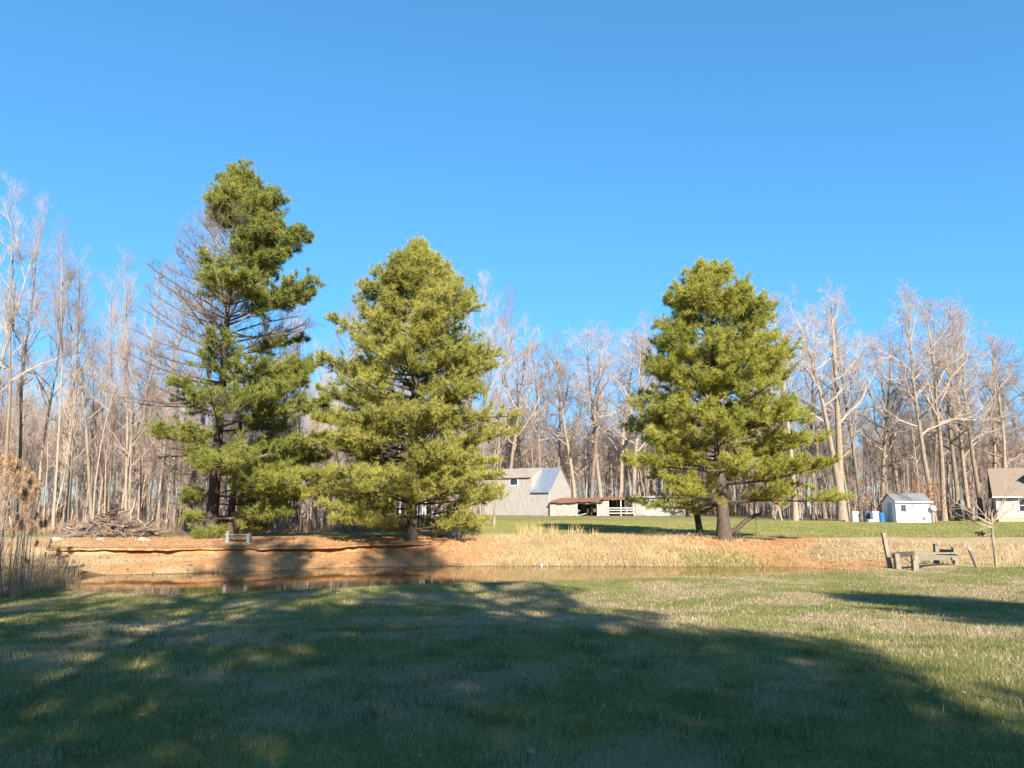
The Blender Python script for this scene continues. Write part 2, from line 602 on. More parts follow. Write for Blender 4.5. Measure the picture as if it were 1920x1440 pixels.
# ------------------------------------------------------------------ tree generators
def grow(P0, D, L, k, wob, up, rng):
    """batch of wandering polylines: P0, D (B,3), L (B,) -> (B,k,3)"""
    B = len(P0)
    pts = np.zeros((B, k, 3))
    pts[:, 0] = P0
    d = norm(np.asarray(D, float))
    st = (np.asarray(L, float) / (k - 1))[:, None]
    for i in range(1, k):
        d = norm(d + rng.normal(0, wob, (B, 3)) + np.array([0, 0, 1.0]) * up)
        pts[:, i] = pts[:, i - 1] + d * st
    return pts


def sample(paths, bi, s):
    k = paths.shape[1]
    f = np.clip(s, 0, .9999) * (k - 1)
    i = f.astype(int)
    fr = (f - i)[:, None]
    a, c = paths[bi, i], paths[bi, i + 1]
    return a + (c - a) * fr, norm(c - a)


def deviate(T, ang, rng):
    r = rng.normal(0, 1, T.shape)
    s = norm(np.cross(T, r))
    return T * np.cos(ang)[:, None] + s * np.sin(ang)[:, None]


def bare_tree(seed, H, r0, cb, spread, nl, el=(35, 60), up=.06, lean=.02, n2=8, n3=10, n4=2.0, trunk_top=1.0, fork=0, wob=.12, tw=1.0, bark=None, lim=1.0):
    rng = np.random.default_rng(seed)
    tr, br = MB(), MB()
    kt = 14
    tp = grow(np.zeros((1, 3)), np.array([[rng.normal(0, lean), rng.normal(0, lean), 1]]), np.array([H * trunk_top]), kt, .035, .02, rng)
    tp[0, 0, 2] = -.25
    s = np.linspace(0, 1, kt)
    rad = r0 * (1 - s) ** .8 + .012
    rad[0] *= 1.45
    rad[1] *= 1.05
    tr.tubes(tp, rad[None], 8)
    stems = [tp[0]]
    if fork:
        fi = max(1, int(kt * .09))
        fp = grow(tp[:, fi], np.array([[-.32, -.1, 1.0]]), np.array([H * .8]), kt, .05, .10, rng)
        tr.tubes(fp, (rad * .78)[None], 8)
        stems.append(fp[0])
    S = np.array(stems)
    # limbs
    si = np.arange(nl) % len(S)
    t = cb + (1 - cb) * (np.arange(nl) + rng.uniform(0, 1, nl)) / nl * .97
    P0, T = sample(S, si, t)
    az = np.arange(nl) * 2.4 + rng.normal(0, .5, nl)
    rel = (t - cb) / (1 - cb)
    e = np.radians(el[0] + (el[1] - el[0]) * rel + rng.normal(0, 8, nl))
    D = np.stack([np.cos(az) * np.cos(e), np.sin(az) * np.cos(e), np.sin(e)], -1)
    L1 = spread * (1 - rel * .62) * rng.uniform(.6, 1.15, nl)
    L1 = np.minimum(L1, (H * 1.03 - P0[:, 2]) / np.maximum(np.sin(e + .25), .3))
    l1 = grow(P0, D, L1, 6, wob, up, rng)
    R1 = np.minimum(np.interp(t, s, rad) * .6, (L1 * .014 + .006) * lim)
    tap = np.linspace(1, .22, 6)
    br.tubes(l1, R1[:, None] * tap, 5)
    # branches
    b2 = np.repeat(np.arange(nl), n2)
    s2 = rng.uniform(.2, 1, len(b2))
    P0, T = sample(l1, b2, s2)
    D = deviate(T, np.radians(rng.uniform(22, 55, len(b2))), rng)
    L2 = L1[b2] * .5 * (1.15 - s2 * .7) * rng.uniform(.5, 1.1, len(b2)) + .2
    l2 = grow(P0, D, L2, 5, wob * 1.1, up * 1.2, rng)
    R2 = np.minimum(R1[b2] * (1 - s2 * .78) * .62, L2 * .012 + .004)
    br.tubes(l2, R2[:, None] * np.linspace(1, .25, 5), 4)
    # twigs
    b3 = np.repeat(np.arange(len(b2)), n3)
    s3 = rng.uniform(.15, 1, len(b3))
    P0, T = sample(l2, b3, s3)
    D = deviate(T, np.radians(rng.uniform(18, 55, len(b3))), rng)
    L3 = L2[b3] * .45 * rng.uniform(.4, 1.1, len(b3)) + .18
    l3 = grow(P0, D, L3, 3, .16, up * 1.5, rng)
    R3 = np.minimum(R2[b3] * .5, .007) * tw
    br.tubes(l3, R3[:, None] * np.array([1, .7, .25]), 3)
    # fine twigs
    n = int(len(b3) * n4)
    b4 = rng.integers(0, len(b3), n)
    P0, T = sample(l3, b4, rng.uniform(.2, 1, n))
    D = deviate(T, np.radians(rng.uniform(18, 50, n)), rng)
    L4 = L3[b4] * .6 * rng.uniform(.4, 1.1, n) + .12
    l4 = grow(P0, D, L4, 2, .1, up, rng)
    br.tubes(l4, np.minimum(R3[b4] * .8, .0055 * tw)[:, None] * np.array([1, .3]), 3)
    return tr.mesh('trunk', bark or M['bark'], True), br.mesh('branches', M['twig'])


def tuft_mesh(mb, P, D, tint, rng, nn=9, ln=(.15, .32), wd=.026, spread=.85):
    n = len(P)
    Dn = np.repeat(D, nn, 0)
    Pn = np.repeat(P, nn, 0)
    d = norm(Dn + rng.normal(0, spread, (n * nn, 3)))
    L = rng.uniform(ln[0], ln[1], n * nn)[:, None]
    s = norm(np.cross(d, rng.normal(0, 1, d.shape))) * wd / 2
    v = np.stack([Pn - s, Pn + s, Pn + d * L], 1)
    c = np.repeat(np.repeat(tint, nn, 0)[:, None], 3, 1)
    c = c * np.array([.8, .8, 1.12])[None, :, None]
    mb.add(v.reshape(-1, 3), tris=np.arange(n * nn * 3).reshape(-1, 3), col=c.reshape(-1, 3))


def pine(seed, H, r0, h0, radius, whorl=.6, per=5, el_low=2, el_top=55, lean=(0, 0), dens=1.0, foliage=None, gap=0.0, nn=9, top_fan=1.0, dead=None, trunk2=None, low_sparse=0.0, colour=((.105, .125, .022), (.235, .215, .045))):
    """radius(az, h01) -> branch reach in m; foliage(az, h01) -> chance that the branch is green"""
    rng = np.random.default_rng(seed)
    tr, br, nd = MB(), MB(), MB()
    kt = 16
    s = np.linspace(0, 1, kt)
    tp = np.stack([lean[0] * s ** 1.3 + rng.normal(0, .05, kt) * s, lean[1] * s, H * s], -1)
    tp[0, 2] = -.35
    rad = r0 * (1 - s * .97) ** .9
    rad[0] *= 1.5
    tr.tubes(tp[None], rad[None], 10)
    if trunk2:
        t2 = np.stack([trunk2[0] * s + trunk2[2] * s, trunk2[1] * s, H * trunk2[3] * s], -1) + np.array([trunk2[0], trunk2[1], 0])
        t2[0, 2] = -.35
        tr.tubes(t2[None], (rad * .65)[None], 8)
    P0, AZ, HH = [], [], []
    h = h0
    while h < H - .25:
        rel = (h - h0) / (H - h0)
        n = per + rng.integers(-1, 2) - (2 if rel < low_sparse else 0)
        a0 = rng.uniform(0, 6.28)
        for i in range(n):
            hh = min(h + rng.normal(0, .12), H - .2)
            AZ.append(a0 + i * 6.283 / n + rng.normal(0, .25))
            HH.append(hh)
        h += whorl * (1.15 - .6 * rel) * rng.uniform(.75, 1.3) * (1.35 if rel < low_sparse else 1) + (gap * rng.uniform(0, 1) if rng.uniform() < .3 else 0)
    AZ, HH = np.array(AZ), np.array(HH)
    rel = np.clip((HH - h0) / (H - h0), 0, 1)
    L = np.array([radius(a, r) for a, r in zip(AZ, rel)]) * np.where(rel > .65, rng.uniform(.88, 1.05, len(AZ)), rng.uniform(.78, 1.10, len(AZ)))
    keep = L > .15
    AZ, HH, rel, L = AZ[keep], HH[keep], rel[keep], L[keep]
    e = np.radians(el_low + (el_top - el_low) * rel ** 1.6 + rng.normal(0, 6, len(AZ)))
    D = np.stack([np.cos(AZ) * np.cos(e), np.sin(AZ) * np.cos(e), np.sin(e)], -1)
    ti = np.clip(HH / H, 0, 1)
    P0, _ = sample(tp[None], np.zeros(len(AZ), int), ti)
    L = L / np.maximum(np.cos(e), .45)
    paths = grow(P0, D, L, 7, .06, .035, rng)
    R = np.minimum(L * .011 + .012, np.interp(ti, s, rad) * .5)
    br.tubes(paths, R[:, None] * np.linspace(1, .25, 7), 5)
    green = np.array([rng.uniform() < (foliage(a, r) if foliage else 1) for a, r in zip(AZ, rel)])
    # side branches
    cnt = np.where(green, np.maximum((L * 9.0 * dens), 5), L * 5).astype(int)
    bi = np.repeat(np.arange(len(L)), cnt)
    smin = np.where(L > 2.2, .22, .06)[bi]
    s2 = smin + (1 - smin) * rng.uniform(0, 1, len(bi)) ** .8
    P2, T = sample(paths, bi, s2)
    side = norm(np.cross(T, np.array([0, 0, 1.0])))
    sg = np.where(rng.uniform(size=len(bi)) < .5, -1, 1)[:, None]
    D2 = norm(T * .62 + side * sg * .75 + np.array([0, 0, 1.0]) * rng.normal(.16, .20 + .2 * rel[bi], len(bi))[:, None])
    L2 = (.40 * L[bi] * (1.08 - s2) + np.minimum(.3, .10 + .1 * L[bi])) * rng.uniform(.6, 1.2, len(bi))
    L2 = np.minimum(L2, 1.9)
    p2 = grow(P2, D2, L2, 3, .14, .08, rng)
    br.tubes(p2, (.006 + L2 * .006)[:, None] * np.linspace(1, .35, 3), 3)
    # needle tufts
    g2 = green[bi]
    cnt3 = np.where(g2, L2 * 14 * dens + 3, 0).astype(int)
    b3 = np.repeat(np.arange(len(bi)), cnt3)
    s3 = .12 + .88 * rng.uniform(0, 1, len(b3)) ** .75
    P3, T3 = sample(p2, b3, s3)
    D3 = norm(T3 + rng.normal(0, .45, T3.shape) + np.array([0, 0, .32]))
    off = rng.uniform(0, .16, len(b3))[:, None]
    P3 = P3 + D3 * off
    # leading shoots
    gi = np.nonzero(green)[0]
    b4 = np.repeat(gi, 8)
    P4, T4 = sample(paths, b4, rng.uniform(.6, 1, len(b4)))
    P3, D3 = np.concatenate([P3, P4]), np.concatenate([D3, norm(T4 + np.array([0, 0, .3]))])
    if dead:                                  # twiggy bare boughs
        b5 = np.repeat(np.nonzero(~g2)[0], 5)
        P5, T5 = sample(p2, b5, rng.uniform(.1, 1, len(b5)))
        l5 = grow(P5, deviate(T5, np.radians(rng.uniform(20, 60, len(b5))), rng), rng.uniform(.2, .7, len(b5)), 2, .1, .15, rng)
        br.tubes(l5, np.full((len(b5), 1), .006) * np.array([1, .3]), 3)
    # upright candles round the crown
    up_i = np.nonzero(green & (rel > .45))[0]
    b6 = np.repeat(up_i, 3)
    P6, _ = sample(paths, b6, rng.uniform(.55, 1, len(b6)))
    c6 = grow(P6, np.stack([rng.normal(0, .25, len(b6)), rng.normal(0, .25, len(b6)), np.ones(len(b6))], -1), rng.uniform(.25, .65, len(b6)), 3, .05, .1, rng)
    br.tubes(c6, np.full((len(b6), 1), .008) * np.array([1, .8, .4]), 3)
    b7 = np.repeat(np.arange(len(b6)), 4)
    P7, T7 = sample(c6, b7, rng.uniform(.2, 1, len(b7)))
    P3, D3 = np.concatenate([P3, P7]), np.concatenate([D3, norm(T7 + rng.normal(0, .2, T7.shape))])
    clump = fbm(P3[:, 0] + P3[:, 1] * .6, P3[:, 2] + P3[:, 1] * .4, 1.1, seed % 13)
    k = np.clip(clump * 1.1 - .1 + rng.normal(0, .13, len(P3)), 0, 1)[:, None]
    c0, c1 = np.array(colour[0]), np.array(colour[1])
    tint = c0 * (1 - k) + c1 * k
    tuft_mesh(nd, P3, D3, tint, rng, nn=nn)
    return tr.mesh('trunk', M['pine_bark'], True), br.mesh('branches', M['dead_wood'] if dead else M['pine_bark']), nd.mesh('needles', M['needle'])


# ------------------------------------------------------------------ the three pines on the far bank
def pine_thing(meshes, x, y, label, group=None, rz=0., scale=(1, 1, 1), name='pine_tree'):
    t = thing(name, (x, y, gz(x, y)), label, 'pine tree', group, rz)
    t.scale = scale
    for nm, me in zip(('trunk', 'branches', 'needles'), meshes):
        obj(nm, me, t)
    return t


def prof(pts):
    a = np.array(pts)
    return lambda r: np.interp(r, a[:, 0], a[:, 1])


p1R = prof([(0, 3.6), (.08, 5.8), (.22, 6.0), (.30, 4.8), (.38, 4.6), (.47, 5.0), (.62, 4.7), (.70, 4.2), (.78, 3.6), (.83, 2.4), (.92, 1.6), (1, .6)])
p1L = prof([(0, 1.2), (.1, 1.6), (.2, 4.4), (.4, 4.9), (.55, 4.0), (.7, 2.6), (.85, 1.6), (1, .5)])


def p1_radius(a, r):
    w = .5 + .5 * math.cos(a)
    k = float(p1R(r) * w + p1L(r) * (1 - w)) * (.85 + .15 * abs(math.cos(a)))
    if math.cos(a) < -.15 and r < .1:
        k = min(k, 1.5)
    return k * 1.06


def p1_green(a, r):
    left = -math.cos(a)
    if r < .32 and left < .25 and math.sin(a) < .2:
        return .92
    if left > .2 and .10 < r < .84:
        return .0
    if left > -.2 and .10 < r < .84:
        return .12
    if .26 < r < .33 or .50 < r < .55:
        return .25
    return .95


pm1 = pine(101, 18.5, .30, .9, p1_radius, whorl=.66, per=6, el_low=-4, el_top=50, lean=(.15, 0), dens=1.05, foliage=p1_green, gap=.8, dead=True, trunk2=(.75, .3, -.4, .55), colour=((.17, .215, .05), (.40, .40, .09)))
pine_thing(pm1, PINE1[0], PINE1[1], 'tallest pine, its boughs bare on one side, above a small pale bench')

p2r = prof([(0, 3.2), (.06, 4.5), (.17, 4.6), (.36, 4.3), (.54, 3.85), (.70, 2.9), (.82, 1.85), (.91, .95), (.97, .4), (1, .2)])
pm2 = pine(202, 15.1, .27, .7, lambda a, r: 1.12 * float(p2r(r)) * (1 + .15 * max(0, -math.sin(a)) * max(0, 1 - r / .18)), whorl=.52, per=6, el_low=1, el_top=36, dens=.70, colour=((.27, .285, .06), (.52, .49, .125)))
pine_thing(pm2, PINE2[0], PINE2[1], 'dense broad pine with rounded top and boughs sweeping the orange bank')

p3r = prof([(0, 5.4), (.06, 5.7), (.2, 5.0), (.4, 4.7), (.6, 3.9), (.74, 2.8), (.84, 1.85), (.92, .95), (.97, .4), (1, .2)])


def p3_radius(a, r):
    k = float(p3r(r))
    return k * (1.0 + .06 * math.cos(a) * (1 - r))


pm3 = pine(311, 14.4, .33, 1.9, p3_radius, whorl=.52, per=6, el_low=-1, el_top=34, dens=.74, gap=.2, low_sparse=.07, lean=(-.3, 0), colour=((.26, .285, .052), (.52, .495, .10)))
pine_c = pine_thing(pm3, PINE3[0], PINE3[1], 'cone shaped pine with clear dark trunk on the straw covered bank')
obj('low_limb', MB().tubes([[(.15, -.1, .35), (.6, -.15, .55), (1.05, -.2, .95), (1.6, -.2, 1.25), (2.4, -.2, 1.5)]], [[.15, .13, .11, .08, .03]], 8).mesh('low_limb', M['pine_bark'], True), pine_c)

# ------------------------------------------------------------------ pines across the lawn, whose shade covers the grass
p4r = prof([(0, 3.8), (.1, 4.8), (.5, 4.9), (.72, 4.3), (.88, 2.9), (1, 1.1)])
pm4 = pine(404, 15.0, .30, 1.6, lambda a, r: float(p4r(r)), whorl=.75, per=6, el_low=2, el_top=45, dens=.47, nn=7, colour=((.11, .13, .026), (.25, .22, .05)))
shade = [(6.7, -10, .57, 1.55), (6.2, -11.5, .66, .76), (.3, -10, .66, 1.50), (-6.4, -10, .88, 1.06), (-14, -10, 1.0, 1.05), (-22.5, -10, 1.05, 1.05), (3.6, -12.2, .75, .90), (-3.2, -12.5, .85, .88), (-10, -13, .85, .98), (-18, -13, .85, 1.0), (5.6, -14.5, .72, 1.0), (-12, -16, .9, 1.2), (-20, -16, .9, 1.18)]
for i, (x, y, s_, h) in enumerate(shade):
    pine_thing(pm4, x, y, ('tallest narrow pine' if h > 1.4 else 'low full pine' if h < .99 else 'full pine') + ' in the row behind the viewpoint, shading the near lawn', 'row of pines shading the lawn', rz=i * 1.9, scale=(s_, s_, h))
pine_thing(pm3, 16.0, -10.5, 'pine apart from the row behind the viewpoint, past its sunny gap', rz=1.0, scale=(.85, .85, 1.02))

# ------------------------------------------------------------------ bare woods
POLE = [bare_tree(400 + i, 18, .085 + .015 * (i % 3), .30 + .09 * (i % 4), 3.4 + .6 * (i % 3), 18, el=(38, 70), up=.11, n2=7, n3=8, n4=1.4, lean=.05, wob=.14) for i in range(6)]
OAK = [bare_tree(500 + i, 24, .29, .30 + .06 * (i % 3), 9.0, 20, el=(24, 70), up=.05, n2=9, n3=9, n4=1.4, wob=.22, lean=.04, tw=1.4, lim=1.15) for i in range(4)]
FORK = bare_tree(520, 24, .52, .40, 8.4, 24, el=(26, 66), up=.06, n2=9, n3=9, n4=1.4, wob=.22, fork=1, tw=1.4, lim=.95)
YOUNG = [bare_tree(540 + i, 9, .06, .15, 1.9, 18, el=(40, 65), up=.08, n2=6, n3=6, n4=1.2, lean=.08) for i in range(3)]


def bare_thing(meshes, nominal, x, y, h, label, group, rz, name='bare_tree', tilt=(0, 0), wide=1.0):
    t = thing(name, (x, y, gz(x, y)), label, 'tree', group, rz)
    s = h / nominal
    t.scale = (s * wide, s * wide, s)
    t.rotation_euler = (tilt[0], tilt[1], rz)
    for nm, me in zip(('trunk', 'branches'), meshes):
        obj(nm, me, t)
    return t


placed = []


def where(px, Y):
    """label and group of an unremarkable woodland tree, by the things it stands behind or between"""
    if px < 905:
        front = 44.0 + 6.5 * float(sstep(450, 880, px))
        depth = 'front edge of' if Y < front + 5 else ('depths of' if Y > front + 14 else 'middle of')
        spot = ('behind the reeds' if px < 95 else 'behind the brush pile' if px < 275 else 'between brush pile and tallest pine' if px < 385 else
                'behind the tallest pine' if px < 600 else 'between the tallest and broad pines' if px < 680 else 'behind the broad pine' if px < 860 else 'between broad pine and barn')
        kind = 'slender bare tree'
    else:
        base = 112 if px < 1460 else 76
        depth = 'front edge of' if Y < base + 6 else ('depths of' if Y > base + 16 else 'middle of')
        spot = ('behind the barn' if px < 1085 else 'behind the open fronted shed' if px < 1190 else 'behind the grey plank shed' if px < 1300 else 'behind the cone shaped pine' if px < 1500 else
                'around the forked tree' if px < 1630 else 'behind the white shed' if px < 1730 else 'between satellite dish and house' if px < 1850 else 'behind the house')
        kind = 'tall bare tree'
    return kind + ' at the ' + depth + ' the woods ' + spot, kind + 's in the woods ' + spot


def free(x, y, d):
    for (a, c) in placed:
        if (a - x) ** 2 + (c - y) ** 2 < d * d:
            return False
    placed.append((x, y))
    return True


def tree_px(px, top, Y, meshes, nominal, label, group, wide=1.0, name='bare_tree', rz=None):
    base = at_depth(px, 948, Y)
    h = at_depth(px, top, Y)[2] - gz(base[0], Y)
    if group is not None:
        label, group = where(px, Y)
    placed.append((base[0], Y))
    return bare_thing(meshes, nominal, base[0], Y, h, label, group, random.uniform(0, 6.28) if rz is None else rz, name, (random.gauss(0, .015), random.gauss(0, .02)), wide)


G_L = 'slender bare trees in the woods behind the brush pile'
L_L = 'slender bare tree in the thick woods behind the brush pile'
for i, (px, top, Y) in enumerate([(-60, 350, 44), (8, 350, 44.5), (40, 450, 47), (104, 450, 45), (128, 490, 47.5), (178, 490, 46), (206, 520, 49), (238, 480, 45.5), (262, 530, 48), (158, 520, 52), (300, 540, 50), (72, 500, 51), (330, 500, 46)]):
    tree_px(px, top, Y, POLE[i % 6], 18, L_L, G_L, .9)
tree_px(352, 410, 42.5, POLE[2], 18, 'wide bare tree standing against the bare side of the tallest pine', None, 1.25)
G_M = 'slender bare trees in the woods behind the two closer pines'
L_M = 'slender bare tree in the woods behind the tallest and broad pines'
for i, (px, top, Y) in enumerate([(610, 520, 52), (645, 540, 56), (690, 478, 53), (716, 492, 55), (868, 515, 54), (905, 520, 56), (926, 535, 60), (842, 560, 58), (885, 600, 53), (560, 560, 55), (520, 540, 52)]):
    tree_px(px, top, Y, POLE[(i + 3) % 6], 18, L_M, G_M, .9)
G_B = 'tall bare trees in the woods behind the barn'
L_B = 'tall bare tree in the woods behind the pale barn and low sheds'
for i, (px, top, Y) in enumerate([(955, 610, 114), (985, 670, 118), (1012, 660, 116), (1045, 690, 118), (1078, 640, 115), (1108, 612, 114), (1128, 622, 117), (1160, 625, 116), (1188, 610, 115), (1215, 640, 119), (1262, 660, 116), (1320, 650, 118), (1385, 660, 117), (1440, 600, 112)]):
    tree_px(px, top, Y, OAK[i % 4], 24, L_B, G_B, 1.0)
G_R = 'tall bare trees in the woods between shed and house'
L_R = 'tall bare tree in the woods behind the white shed and house'
tree_px(1578, 552, 77, FORK, 24, 'massive bare tree forking into two trunks beside the white bins', None, .82, rz=.4)
tree_px(1612, 560, 78.5, OAK[0], 24, 'straight bare tree rising just beside the white bins', None, .62)
tree_px(1748, 556, 77, OAK[1], 24, 'big spreading bare tree with the satellite dish by its trunk', None, .95)
for i, (px, top, Y) in enumerate([(1490, 565, 80), (1525, 590, 84), (1655, 625, 84), (1690, 650, 88), (1768, 575, 79), (1795, 568, 80), (1814, 610, 84), (1838, 590, 82), (1862, 640, 86), (1890, 650, 84), (1925, 670, 86), (1975, 640, 84), (1545, 660, 90)]):
    tree_px(px, top, Y, OAK[(i + 2) % 4], 24, L_R, G_R, .92)


bare_thing(POLE[1], 18, 43.1, 52.0, 17, 'bare tree on the lawn whose shadow crosses the white shed', None, 1.2)
placed.append((43.1, 52.0))


def fill(n, px0, px1, front, depth, meshes, nominal, hr, label, group, dmin, wide=.8, power=1.4):
    k = tries = 0
    while k < n and tries < n * 30:
        tries += 1
        px = random.uniform(px0, px1)
        Y = front(px) + depth * random.random() ** power
        x = (px - 960) / F * Y * .985
        if not free(x, Y, dmin):
            continue
        bare_thing(meshes[random.randrange(len(meshes))], nominal, x, Y, random.uniform(*hr), *where(px, Y), random.uniform(0, 6.28), 'bare_tree', (random.gauss(0, .03), random.gauss(0, .03)), wide)
        k += 1


front_left = lambda px: 44.0 + 6.5 * float(sstep(450, 880, px))
fill(70, -150, 470, front_left, 26, POLE, 18, (8.5, 13.5), L_L, G_L, .7, .8)
fill(48, 470, 895, front_left, 26, POLE, 18, (9, 14), L_M, G_M, .7, .8)
fill(30, 910, 1450, lambda p: 113, 25, OAK, 24, (15, 22), L_B, G_B, 1.5, .55)
fill(40, 1455, 2010, lambda p: 79.5, 28, OAK + POLE[:2], 24, (12, 18), L_R, G_R, 1.2, .55)


# mass of thinner growth deep in the woods: one object, its stems placed by geometry nodes
def stock(name, sets):
    c = bpy.data.collections.new(name)
    for k, (t_m, b_m) in enumerate(sets):
        for me in (t_m, b_m):
            pass
        c.objects.link(bpy.data.objects.new(name + '_tree', merged(t_m, b_m)))
    return c


def merged(t_m, b_m):
    mb = MB()
    mats = []
    for me in (t_m, b_m):
        v = np.zeros(len(me.vertices) * 3, np.float32)
        me.vertices.foreach_get('co', v)
        lv = np.zeros(len(me.loops), np.int32)
        me.loops.foreach_get('vertex_index', lv)
        mb.add(v.reshape(-1, 3), lv.reshape(-1, 4))
    return mb.mesh('undergrowth_tree', M['twig'])


def scatter_group(coll):
    ng = bpy.data.node_groups.new('scatter_' + coll.name, 'GeometryNodeTree')
    ng.interface.new_socket('Geometry', in_out='INPUT', socket_type='NodeSocketGeometry')
    ng.interface.new_socket('Geometry', in_out='OUTPUT', socket_type='NodeSocketGeometry')
    gi, go = ng.nodes.new('NodeGroupInput'), ng.nodes.new('NodeGroupOutput')
    ip = ng.nodes.new('GeometryNodeInstanceOnPoints')
    ci = ng.nodes.new('GeometryNodeCollectionInfo')
    ci.inputs['Collection'].default_value = coll
    ci.inputs['Separate Children'].default_value = True
    ci.inputs['Reset Children'].default_value = True
    ip.inputs['Pick Instance'].default_value = True
    for attr, typ, sock in (('pick', 'INT', 'Instance Index'), ('rot', 'FLOAT_VECTOR', 'Rotation'), ('scl', 'FLOAT_VECTOR', 'Scale')):
        na = ng.nodes.new('GeometryNodeInputNamedAttribute')
        na.data_type = typ
        na.inputs[0].default_value = attr
        ng.links.new(na.outputs[0], ip.inputs[sock])
    ng.links.new(gi.outputs[0], ip.inputs['Points'])
    ng.links.new(ci.outputs[0], ip.inputs['Instance'])
    ng.links.new(ip.outputs[0], go.inputs[0])
    return ng


def deep_woods(n, px0, px1, y0, y1, hr, seed, ng, nominal, kinds, wide, label):
    rng = np.random.default_rng(seed)
    px = rng.uniform(px0, px1, n)
    Y = rng.uniform(y0, y1, n)
    X = (px - 960) / F * Y
    me = bpy.data.meshes.new('woods_undergrowth')
    me.vertices.add(n)
    me.vertices.foreach_set('co', np.stack([X, Y, terrain(X, Y) - .1], -1).astype(np.float32).ravel())
    sc = rng.uniform(hr[0], hr[1], n) / nominal
    me.attributes.new('pick', 'INT', 'POINT').data.foreach_set('value', rng.integers(0, kinds, n).astype(np.int32))
    me.attributes.new('rot', 'FLOAT_VECTOR', 'POINT').data.foreach_set('vector', np.stack([rng.normal(0, .05, n), rng.normal(0, .05, n), rng.uniform(0, 6.28, n)], -1).astype(np.float32).ravel())
    me.attributes.new('scl', 'FLOAT_VECTOR', 'POINT').data.foreach_set('vector', np.stack([sc * wide, sc * wide, sc], -1).astype(np.float32).ravel())
    o = obj('woods_undergrowth', me, kind='stuff', label=label, cat='woods')
    md = o.modifiers.new('scatter', 'NODES')
    md.node_group = ng
    return o


NG_Y = scatter_group(stock('young_stock', YOUNG))
NG_P = scatter_group(stock('pole_stock', POLE[:3]))
deep_woods(420, -260, 890, 54, 100, (8, 14), 61, NG_P, 18, 3, .9, 'mass of thin stems filling the woods behind the brush pile')
deep_woods(300, -260, 890, 46, 75, (3, 8), 64, NG_Y, 9, 3, 1.0, 'low twiggy undergrowth in the woods behind the brush pile')
deep_woods(260, 880, 1470, 118, 170, (12, 20), 62, NG_P, 18, 3, 1.1, 'mass of thin stems filling the woods behind the barn')
deep_woods(240, 1440, 2200, 84, 140, (10, 17), 63, NG_P, 18, 3, 1.1, 'mass of thin stems filling the woods behind the house')
deep_woods(260, -300, 900, 100, 190, (11, 17), 66, NG_P, 18, 3, 1.2, 'farthest stems of the woods behind the brush pile')
deep_woods(300, 860, 1500, 170, 260, (15, 22), 67, NG_P, 18, 3, 1.3, 'farthest stems of the woods behind the barn')
deep_woods(300, 1400, 2300, 140, 240, (13, 20), 68, NG_P, 18, 3, 1.3, 'farthest stems of the woods behind the house')
deep_woods(160, 860, 1500, 122, 170, (5, 11), 69, NG_Y, 9, 3, 1.3, 'low twiggy undergrowth in the woods behind the barn')
deep_woods(160, 1440, 2200, 80, 110, (4, 9), 65, NG_Y, 9, 3, 1.2, 'low twiggy undergrowth behind the house and white shed')

# ------------------------------------------------------------------ buildings
def planks(mb, a, c, zb, ztop, w=.26, th=.03, gap=.012, rng=None, nrm=None):
    """row of vertical boards from a to c (xy); ztop(s) gives the height, s in metres along the wall"""
    rng = rng or np.random.default_rng(1)
    a, c = np.array(a, float), np.array(c, float)
    Lw = np.linalg.norm(c - a)
    d = (c - a) / Lw
    nv = np.array([d[1], -d[0]])              # outward to the right of a->c
    s = 0.0
    while s < Lw - .02:
        e = min(s + w * rng.uniform(.8, 1.2), Lw)
        o = rng.uniform(0, .018)
        z0 = zb + rng.uniform(0, .06)
        lo, hi = [], []
        for (t, off) in ((s + gap / 2, th + o), (e - gap / 2, th + o), (e - gap / 2, 0), (s + gap / 2, 0)):
            p = a + d * t + nv * off
            lo.append((p[0], p[1], z0))
            hi.append((p[0], p[1], ztop(t)))
        mb.hexa(lo + hi)
        s = e
    return mb


def slab(mb, p00, p10, p11, p01, th):          # sloping slab, th below the given top corners
    c = [np.array(p, float) for p in (p00, p10, p11, p01)]
    dn = np.array([0, 0, -th])
    return mb.hexa([p + dn for p in c] + c)


def local(o, ang):
    ca, sa_ = math.cos(ang), math.sin(ang)
    return lambda x, y, z=0.: np.array([o[0] + x * ca - y * sa_, o[1] + x * sa_ + y * ca, z])


# barn: corner nearest to the viewer at pixel column 1030; ridge runs away to the left
bc = at_depth(1030, 965, 102.0)
bz = gz(bc[0], bc[1])
barn = thing('barn', (bc[0], bc[1], bz), 'pale weathered wooden barn with steep partly bright tin roof', 'barn', rz=0)
ang = math.radians(33)
Lf, Wg, eave, ridge = 11.5, 6.2, 3.45, 6.55
fu = np.array([-math.cos(ang), math.sin(ang)])      # along the front wall to the left
gu = np.array([math.sin(ang), math.cos(ang)])       # along the gable end, backwards
O = np.zeros(2)
Q = lambda s, t, z: np.array([*(fu * s + gu * t), z])
rs = np.random.default_rng(5)
sec = 2.75                                          # the section under the bright tin
mb = MB()
planks(mb, fu * sec, O, 0, lambda s: eave, rng=rs)
planks(mb, fu * Lf, fu * sec, 0, lambda s: eave + 1.8, rng=rs)
planks(mb, O, gu * Wg, 0, lambda t: eave + (ridge - eave) * (1 - abs(t - Wg / 2) / (Wg / 2)) - .05, rng=rs)
planks(mb, gu * Wg, gu * Wg + fu * Lf, 0, lambda s: eave, rng=rs)
planks(mb, gu * Wg + fu * Lf, fu * Lf, 0, lambda t: eave + (ridge - eave) * (1 - abs(t - Wg / 2) / (Wg / 2)) - .05, rng=rs)
